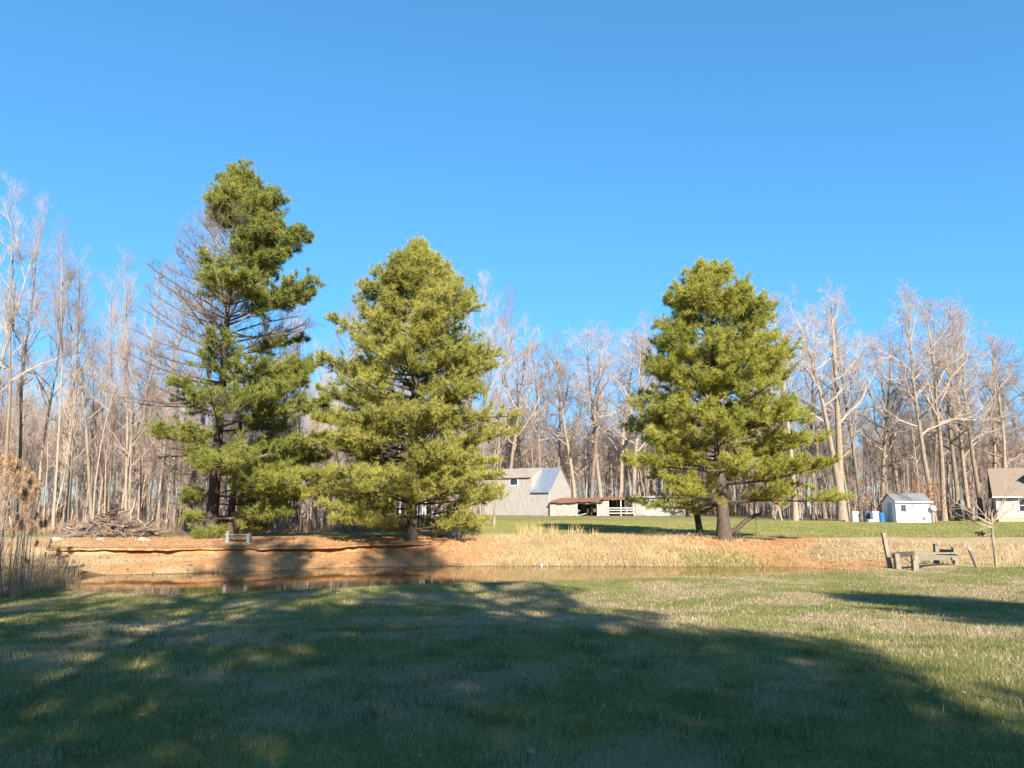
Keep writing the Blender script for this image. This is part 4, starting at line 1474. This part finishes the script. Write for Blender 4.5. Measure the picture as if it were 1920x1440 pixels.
rock(1016, 1061, .15, 'white rock at the waterline below the straw bank', .5, 'stone', 1)
rock(1268, 1001, .28, 'pale rock beside the leaning trunk of the cone shaped pine', .6, 'stone', 2)
rock(1288, 1002, .2, 'smaller grey rock next to the pale rock under the pine', .5, 'grey_roof', 3)
rock(105, 1013, .2, 'pale rock before the brush pile at the reeds end', .5, 'brick', 4)
rock(190, 1014, .22, 'flat pale rock in front of the middle of the brush pile', .45, 'brick', 5)
rock(268, 1014, .26, 'tan rock at the far end of the brush pile', .5, 'brick', 6)

# leaning second trunk next to the right pine
p = ground_at(1313, 1000)
t2 = thing('leaning_tree', p, 'leaning bark covered tree stem rising into the cone shaped pine', 'tree')
obj('trunk', MB().tubes([[(0, 0, -.3), (-.07, 0, .5), (-.2, 0, 1.4), (-.35, 0, 2.6), (-.3, .1, 4.2), (-.1, .2, 6.2)]], [[.24, .19, .18, .16, .12, .05]], 9).mesh('trunk', M['pine_bark'], True), t2)
gg = np.random.default_rng(12)
bp = grow(np.array([(-.3, .05, 2.6 + .5 * j) for j in range(8)]), np.stack([gg.normal(0, 1, 8), gg.normal(0, 1, 8), np.full(8, .3)], -1), gg.uniform(.7, 1.6, 8), 4, .1, .05, gg)
obj('branches', MB().tubes(bp, np.array([[.03, .022, .015, .006]]).repeat(8, 0), 4).mesh('branches', M['pine_bark']), t2)
# low limb of the right pine and thin rod
p = ground_at(1418, 1001)
rod = thing('stake', p, 'thin dark stake standing in the lawn past the cone shaped pine', 'stake')
obj('rod', MB().tubes([[(0, 0, -.2), (0, 0, .5), (.01, 0, .95)]], [[.015, .015, .015]], 6).mesh('rod', M['iron']), rod)
obj('tip', MB().tubes([[(.01, 0, .951), (.01, 0, 1.0)]], [[.022, .015]], 6, True).mesh('tip', M['iron']), rod)

# brush pile
bp0 = ground_at(185, 1008)
pile = thing('brush_pile', (bp0[0], bp0[1] + 1.2, gz(bp0[0], bp0[1] + 1.2)), 'heap of cut branches stacked before the bare woods', 'brush pile')
rg_ = np.random.default_rng(23)
bmesh_ = []
for j in range(10):
    pth = grow(np.array([(0, 0, 0.)]), np.array([(1., 0, 0)]), np.array([1.0]), 5, .12, 0, rg_)
    pth -= pth[:, 2:3]
    bmesh_.append(MB().tubes(pth, np.array([[.028, .025, .02, .015, .007]]) * (.7 + .08 * j), 5, True).mesh('branch', M['dead_wood'] if j % 3 else M['bark']))
for j in range(190):
    r = rg_.uniform(0, 1) ** .7
    t_ = rg_.uniform(0, 6.283)
    x, y = 2.3 * r * math.cos(t_), 1.1 * r * math.sin(t_)
    h = (1.25 * (1 - r) + .12) * rg_.uniform(.25, 1.05)
    o = obj('branch', bmesh_[j % 10], pile)
    o.location = (x, y, h)
    L_ = rg_.uniform(.9, 2.4)
    o.scale = (L_, 1 + .4 * L_, 1 + .4 * L_)
    o.rotation_euler = (rg_.uniform(0, 6), rg_.normal(-.1, .32), rg_.uniform(0, 6.28))
fine = MB()
P0 = np.stack([rg_.normal(0, 1.2, 1500), rg_.normal(0, .6, 1500), np.zeros(1500)], -1)
P0[:, 2] = np.maximum(0, 1.3 - np.hypot(P0[:, 0] / 1.9, P0[:, 1] / .9)) * rg_.uniform(.1, 1, 1500)
pp = grow(P0, norm(rg_.normal(0, 1, (1500, 3)) * np.array([1, 1, .4])), rg_.uniform(.3, 1.1, 1500), 3, .15, .02, rg_)
fine.tubes(pp, np.array([[.009, .007, .003]]).repeat(1500, 0), 3)
obj('twigs', fine.mesh('twigs', M['dead_wood']), pile, kind='stuff')

# ------------------------------------------------------------------ reeds at the pond's left end
def reed_meshes(seed):
    g = np.random.default_rng(seed)
    H = 1.0
    st = grow(np.array([(0, 0, -.03)]), np.array([(g.normal(0, .08), g.normal(0, .08), 1)]), np.array([H]), 7, .03, 0, g)
    st[0, 5:, 0] += np.array([.02, .06]) * g.choice([-1, 1])
    s = MB().tubes(st, np.array([[.0045, .0042, .004, .0035, .003, .0025, .001]]), 5)
    P0, T = sample(np.repeat(st, 1, 0), np.zeros(7, int), g.uniform(.2, .8, 7))
    lf = MB()
    az = g.uniform(0, 6.28, 7)
    D = np.stack([np.cos(az), np.sin(az), np.full(7, .5)], -1)
    lp_ = grow(P0, D, g.uniform(.09, .2, 7), 4, .1, -.25, g)
    w = norm(np.cross(D, (0, 0, 1.0))) * .0045
    for j in range(7):
        tp4 = np.array([1, .9, .6, .05])[:, None]
        lf.add(np.concatenate([lp_[j] - w[j] * tp4, lp_[j] + w[j] * tp4]), [(k, k + 1, k + 5, k + 4) for k in range(3)], col=(.50, .38, .22))
    pl = MB()
    tip, tt = st[0, -1], norm(st[0, -1] - st[0, -3])
    P = tip - tt * .02 + tt * g.uniform(-.05, .06, 90)[:, None] + g.normal(0, .011, (90, 3))
    k = g.uniform(0, 1, (90, 1))
    tuft_mesh(pl, P, norm(tt + g.normal(0, .5, (90, 3)) + np.array([.35, 0, -.2])), np.array([.40, .25, .15]) * k + np.array([.60, .43, .28]) * (1 - k), g, 5, (.018, .05), .006)
    return s.mesh('stalk', M['dock_wood']), lf.mesh('leaves', M['straw']), pl.mesh('plume', M['straw'])


RE = [reed_meshes(900 + i) for i in range(5)]
gr = np.random.default_rng(31)
for j in range(64):
    px = gr.uniform(-70, 120) if j > 8 else [12, 22, 40, 52, 68, 80, 35, 150, 207][j]
    Y = gr.uniform(21.8, 27.0) if j > 8 else [23, 22.5, 24, 23.5, 23, 24.5, 22.2, 23.2, 23.6][j]
    X = (px - 960) / F * Y
    Hh = gr.uniform(1.6, 3.9) * (1.0 if px < 70 else .62) if j > 8 else [4.2, 4.0, 3.5, 3.3, 3.2, 3.0, 4.4, 2.2, 1.95][j]
    lab = ('very tall' if Hh > 3.2 else 'tall' if Hh > 2.4 else 'half height' if Hh > 1.7 else 'short') + ' dry reed with tan plume in the clump at the pond end'
    t = thing('reed', (X, Y, gz(X, Y)), lab, 'reed', 'dry reeds at the end of the pond', gr.uniform(0, 6.28), Hh)
    t.rotation_euler = (gr.normal(0, .05), gr.normal(.04, .07), gr.uniform(0, 6.28))
    for nm, me in zip(('stalk', 'leaves', 'plume'), RE[j % 5]):
        obj(nm, me, t)


# ------------------------------------------------------------------ grasses (stuff)
def blades(mb, X, Y, L, W, col, rng, bend=.5, seg2=True, lean=.35, z=None):
    n = len(X)
    P = np.stack([X, Y, (terrain(X, Y) if z is None else z) - .01], -1)
    az = rng.uniform(0, 6.283, n)
    ln = np.abs(rng.normal(0, lean, n))
    D = norm(np.stack([np.cos(az) * ln, np.sin(az) * ln, np.ones(n)], -1))
    wa = rng.uniform(0, 6.283, n)
    S = np.stack([np.cos(wa), np.sin(wa), np.zeros(n)], -1) * W[:, None] / 2
    if seg2:
        Mid = P + D * L[:, None] * .55
        Dt = norm(D + np.stack([np.cos(az), np.sin(az), np.full(n, -.3)], -1) * bend)
        Tip = Mid + Dt * L[:, None] * .5
        v = np.stack([P - S, P + S, Mid + S * .8, Mid - S * .8, Tip], 1)
        i = np.arange(n)[:, None] * 5
        mb.add(v.reshape(-1, 3), i + np.array([[0, 1, 2, 3]]), i + np.array([[3, 2, 4]]), col=np.repeat(col, 5, 0))
    else:
        v = np.stack([P - S, P + S, P + D * L[:, None]], 1)
        mb.add(v.reshape(-1, 3), tris=np.arange(n * 3).reshape(-1, 3), col=np.repeat(col, 3, 0))


rg_ = np.random.default_rng(55)
lawn = MB()
for (y0, y1, dens, L0, L1, wdt, two) in ((2.8, 7.5, 1700, .03, .085, .0045, True), (7.5, 13, 950, .03, .085, .007, False), (13, 30, 380, .035, .085, .011, False)):
    area = .72 * (y1 ** 2 - y0 ** 2) + 3 * (y1 - y0)
    n = int(area * dens)
    Y = np.sqrt(rg_.uniform(y0 ** 2, y1 ** 2, n))
    X = rg_.uniform(-1, 1, n) * (.72 * Y + 1.5)
    so, stw, mu, tf, tn = zones(X, Y)
    mid = shore(X)[0]
    ok = (stw < .4) & (so < .4) & (tn > .12) & (Y < mid + 4) | ((X > XR + .5) & (stw < .4))
    X, Y = X[ok], Y[ok]
    dr_ = dry_mask(X, Y)
    n = len(X)
    isdry = rg_.uniform(size=n) < (.16 + .76 * dr_)
    g = fbm(X, Y, .9, 71)[:, None]
    gcol = np.array([.125, .14, .045]) * (1 - g) + np.array([.255, .245, .085]) * g
    dcol = np.array([.46, .37, .23]) * rg_.uniform(.7, 1.25, (n, 1))
    col = np.where(isdry[:, None], dcol, gcol * rg_.uniform(.75, 1.25, (n, 1)))
    L = rg_.uniform(L0, L1, n) * (.65 + .9 * fbm(X, Y, .7, 73)) * np.where(isdry, .75, 1.0)
    blades(lawn, X, Y, L, np.full(n, wdt), col, rg_, .7, two, .45)
# uneven longer tufts and bleached single blades
for (nt_, y0, y1, per_, l0, l1, wd_, green_) in ((230, 3.0, 12.0, 42, .07, .19, .0055, True), (420, 3.0, 14.0, 16, .05, .13, .005, False), (260, 12.0, 22.0, 14, .05, .11, .010, False)):
    cy = np.sqrt(rg_.uniform(y0 ** 2, y1 ** 2, nt_))
    cx = rg_.uniform(-1, 1, nt_) * (.72 * cy + .6)
    X = np.repeat(cx, per_) + rg_.normal(0, .09, nt_ * per_)
    Y = np.repeat(cy, per_) + rg_.normal(0, .09, nt_ * per_)
    ok = zones(X, Y)[4] > .3
    X, Y = X[ok], Y[ok]
    n = len(X)
    base_c = np.array([.12, .16, .05]) if green_ else np.array([.43, .355, .23])
    blades(lawn, X, Y, rg_.uniform(l0, l1, n), np.full(n, wd_), base_c * rg_.uniform(.7, 1.35, (n, 1)), rg_, .9, True, .5)
obj('lawn_grass', lawn.mesh('lawn_grass', M['grass']), kind='stuff', label='short mown lawn grass with dry straw coloured patches', cat='grass')

# lawn beyond the bank
far_l = MB()
n = 130000
Y = np.sqrt(rg_.uniform(37.5 ** 2, 78 ** 2, n))
X = rg_.uniform(-.07, .75, n) * Y
so, stw, mu, tf, tn = zones(X, Y)
ok = (so < .3) & (stw < .4) & (forest_mask(X, Y) < .3)
X, Y = X[ok], Y[ok]
n = len(X)
g = fbm(X, Y, 2.5, 74)[:, None]
col = (np.array([.15, .18, .05]) * (1 - g) + np.array([.32, .30, .10]) * g) * rg_.uniform(.8, 1.2, (n, 1))
blades(far_l, X, Y, rg_.uniform(.05, .11, n), np.full(n, .03), col, rg_, .5, False, .4)
obj('far_lawn_grass', far_l.mesh('far_lawn_grass', M['grass']), kind='stuff', label='sunlit mown grass beyond the pond bank', cat='grass')

# straw on the far bank
bank = MB()
n = 105000
X = rg_.uniform(-21, 24, n)
Y = np.maximum(shore(X)[2], 24.5) + rg_.uniform(-.1, 8.5, n)
so, stw, mu, tf, tn = zones(X, Y)
dens = stw * np.where(X < -2.8, .5, 1.0) * (1 - .8 * so) * np.where(X > 11, .5, 1)
ok = rg_.uniform(size=n) < dens
X, Y, tf = X[ok], Y[ok], tf[ok]
n = len(X)
k = fbm(X, Y, 1.1, 81)[:, None]
col = (np.array([.34, .25, .13]) * (1 - k) + np.array([.66, .52, .31]) * k) * rg_.uniform(.75, 1.2, (n, 1))
grn = (rg_.uniform(size=n) < np.where((X > 7.5) & (X < 12.5) & (tf < 2.6), .75, .10) * np.clip(1.2 - tf / 4, 0, 1))[:, None]
col = np.where(grn, np.array([.17, .21, .04]) * rg_.uniform(.7, 1.3, (n, 1)), col)
blades(bank, X, Y, rg_.uniform(.10, .34, n) * np.where(X < -2.8, .4, 1), np.full(n, .016), col, rg_, .9, True, .6)
# tall bleached tufts on the crest
for cx in (979, 995, 1012, 1036, 1040, 1073, 1088, 1117, 985, 1210, 1225, 1005):
    p = ground_at(cx, 1003)
    m_ = 26
    X = p[0] + rg_.normal(0, .12, m_)
    Y = p[1] + rg_.normal(0, .12, m_)
    blades(bank, X, Y, rg_.uniform(.3, .85, m_) * (1 if cx < 1115 else .6), np.full(m_, .014), np.tile([.66, .50, .27], (m_, 1)) * rg_.uniform(.8, 1.15, (m_, 1)), rg_, .25, True, .15)
# roots and grass hanging over the eroded edge
k_ = rg_.integers(0, len(lx), 5200)
X = lx[k_] + rg_.normal(0, .05, len(k_))
Y = yl[k_] - edge[k_] * rg_.uniform(.2, 1.02, len(k_)) + rg_.normal(0, .05, len(k_))
kk = rg_.uniform(0, 1, (len(k_), 1))
blades(bank, X, Y, rg_.uniform(.05, .17, len(k_)), np.full(len(k_), .013), np.array([.22, .12, .06]) * kk + np.array([.52, .40, .23]) * (1 - kk), rg_, 1.6, True, 1.1, z=ztop[k_] - .01)
obj('bank_dry_grass', bank.mesh('bank_dry_grass', M['straw']), kind='stuff', label='pale dry straw grass covering the far pond bank', cat='dry grass')

deb = MB()
n = 2600
X = rg_.uniform(-19.5, 15, n)
tfr = rg_.uniform(.05, 6.5, n) ** 1.0
Y = np.maximum(shore(X)[2], 24.5) + tfr
ok = (X < -2.5) | (X > 9.5) | (tfr < .8)
X, Y = X[ok], Y[ok]
n = len(X)
R = rg_.uniform(.012, .05, n) * np.where(rg_.uniform(size=n) < .06, 2.2, 1)
octa = np.array([(1, 0, 0), (0, 1, 0), (-1, 0, 0), (0, -1, 0), (0, 0, .7), (0, 0, -.7)], float)
v = octa[None] * (R[:, None, None] * rg_.uniform(.6, 1.4, (n, 6, 1))) + np.stack([X, Y, terrain(X, Y) + R * .3], -1)[:, None]
tri = np.array([(0, 1, 4), (1, 2, 4), (2, 3, 4), (3, 0, 4), (1, 0, 5), (2, 1, 5), (3, 2, 5), (0, 3, 5)])
kk = rg_.uniform(0, 1, (n, 1))
deb.add(v.reshape(-1, 3), tris=(np.arange(n)[:, None, None] * 6 + tri[None]).reshape(-1, 3), col=np.repeat(np.array([.16, .09, .05]) * kk + np.array([.50, .38, .25]) * (1 - kk), 6, 0))
obj('bank_pebbles', deb.mesh('bank_pebbles', M['leaf']), kind='stuff', label='pebbles and clods strewn over the eroded bank', cat='pebbles')

# fallen leaves on the near lawn
lv_ = MB()
n = 900
Y = np.sqrt(rg_.uniform(3 ** 2, 22 ** 2, n))
X = rg_.uniform(-1, 1, n) * (.72 * Y + 1)
P = np.stack([X, Y, terrain(X, Y) + rg_.uniform(.02, .06, n)], -1)
a = rg_.uniform(0, 6.28, n)
u = np.stack([np.cos(a), np.sin(a), rg_.normal(0, .3, n)], -1) * rg_.uniform(.02, .045, n)[:, None]
w_ = np.stack([-np.sin(a), np.cos(a), rg_.normal(0, .3, n)], -1) * rg_.uniform(.012, .025, n)[:, None]
v = np.stack([P - u, P - w_, P + u, P + w_], 1)
lv_.add(v.reshape(-1, 3), np.arange(n * 4).reshape(-1, 4), col=np.repeat(np.array([.36, .24, .13]) * rg_.uniform(.5, 1.4, (n, 1)), 4, 0))
obj('fallen_leaves', lv_.mesh('fallen_leaves', M['leaf']), kind='stuff', label='brown leaves scattered over the near lawn', cat='leaves')

# stems and brush around the reeds and along the wood edge
br = MB()
n = 2600
X = rg_.uniform(-19, -14.0, n)
Y = rg_.uniform(21.6, 27.5, n)
ok = (X < -13.7 - (Y - 21.6) * .25) & (rg_.uniform(size=n) < 1.0)
X, Y = X[ok], Y[ok]
n = len(X)
kk = rg_.uniform(0, 1, (n, 1))
blades(br, X, Y, rg_.uniform(.4, 1.5, n) * np.where(X < -15.5, 1.15, .7), np.full(n, .012), np.array([.24, .16, .10]) * kk + np.array([.52, .40, .25]) * (1 - kk), rg_, .35, True, .25)
n = 5200
px = rg_.uniform(-120, 895, n)
Y = 42.5 + 6.5 * sstep(450, 880, px) + rg_.uniform(0, 5, n)
X = (px - 960) / F * Y
kk = rg_.uniform(0, 1, (n, 1))
blades(br, X, Y, rg_.uniform(.2, 1.1, n), np.full(n, .018), np.array([.22, .14, .09]) * kk + np.array([.50, .38, .25]) * (1 - kk), rg_, .5, True, .5)
obj('dry_weeds', br.mesh('dry_weeds', M['straw']), kind='stuff', label='tangle of dry weeds and stems along the wood edge', cat='weeds')


# young beeches that kept their brown leaves
def leafy(px, Y, h, label):
    p = px_pt(px, Y)
    t = thing('young_beech', (*p, gz(*p)), label, 'tree')
    s = h / 9
    g = np.random.default_rng(int(px))
    tr_m, br_m = YOUNG[int(px) % 3]
    for nm, me in (('trunk', tr_m), ('branches', br_m)):
        o = obj(nm, me, t)
        o.scale = (s,) * 3
    lf = MB()
    m_ = 420
    P = np.stack([g.normal(0, .14 * h, m_), g.normal(0, .14 * h, m_), g.uniform(.25, .95, m_) * h], -1)
    tuft_mesh(lf, P, norm(g.normal(0, 1, (m_, 3))), np.array([.34, .16, .075]) * g.uniform(.7, 1.3, (m_, 1)), g, 3, (.08, .16), .08)
    obj('leaves', lf.mesh('leaves', M['leaf']), t)


leafy(1728, 74.5, 4.6, 'young tree with rusty brown leaves behind the white shed')
leafy(1752, 75.0, 4.0, 'young tree with brown leaves beside the satellite dish')
leafy(1622, 76.5, 4.4, 'young brown leaved tree above the dark barrel')

# twig snag in the shallow water and a few dead stalks on the near shore
p = at_depth(1392, 1083, 24.6)
sg = thing('twig_snag', (p[0], 26.0, WATER), 'dark snag of twigs sticking out of the pond', 'snag')
g = np.random.default_rng(14)
pp = grow(np.stack([g.normal(0, .35, 40), g.normal(0, .12, 40), np.full(40, -.15)], -1), norm(g.normal(0, 1, (40, 3)) * np.array([1, .5, .5]) + np.array([0, 0, .5])), g.uniform(.25, .55, 40), 4, .2, .0, g)
obj('twigs', MB().tubes(pp, np.array([[.018, .014, .01, .004]]).repeat(40, 0), 4).mesh('twigs', M['dark_wood']), sg)
obj('log', MB().tubes([[(-.6, .05, -.05), (0, 0, .05), (.35, 0, .02)]], [[.07, .08, .04]], 7, True).mesh('log', M['dark_wood']), sg)
for (px, py, lab) in ((1525, 1140, 'pale dry stalk lying across the sunlit lawn'), (1662, 1172, 'short pale straw lying on the sunny lawn near the snag shadow')):
    p = ground_at(px, py)
    o = obj('fallen_stalk', MB().tubes([[(-.25, 0, .05), (0, .03, .07), (.25, 0, .06)]], [[.008, .009, .005]], 5).mesh('fallen_stalk', M['dock_wood']), label=lab, cat='stalk')
    o.location = p
    o.rotation_euler = (0, 0, .3)
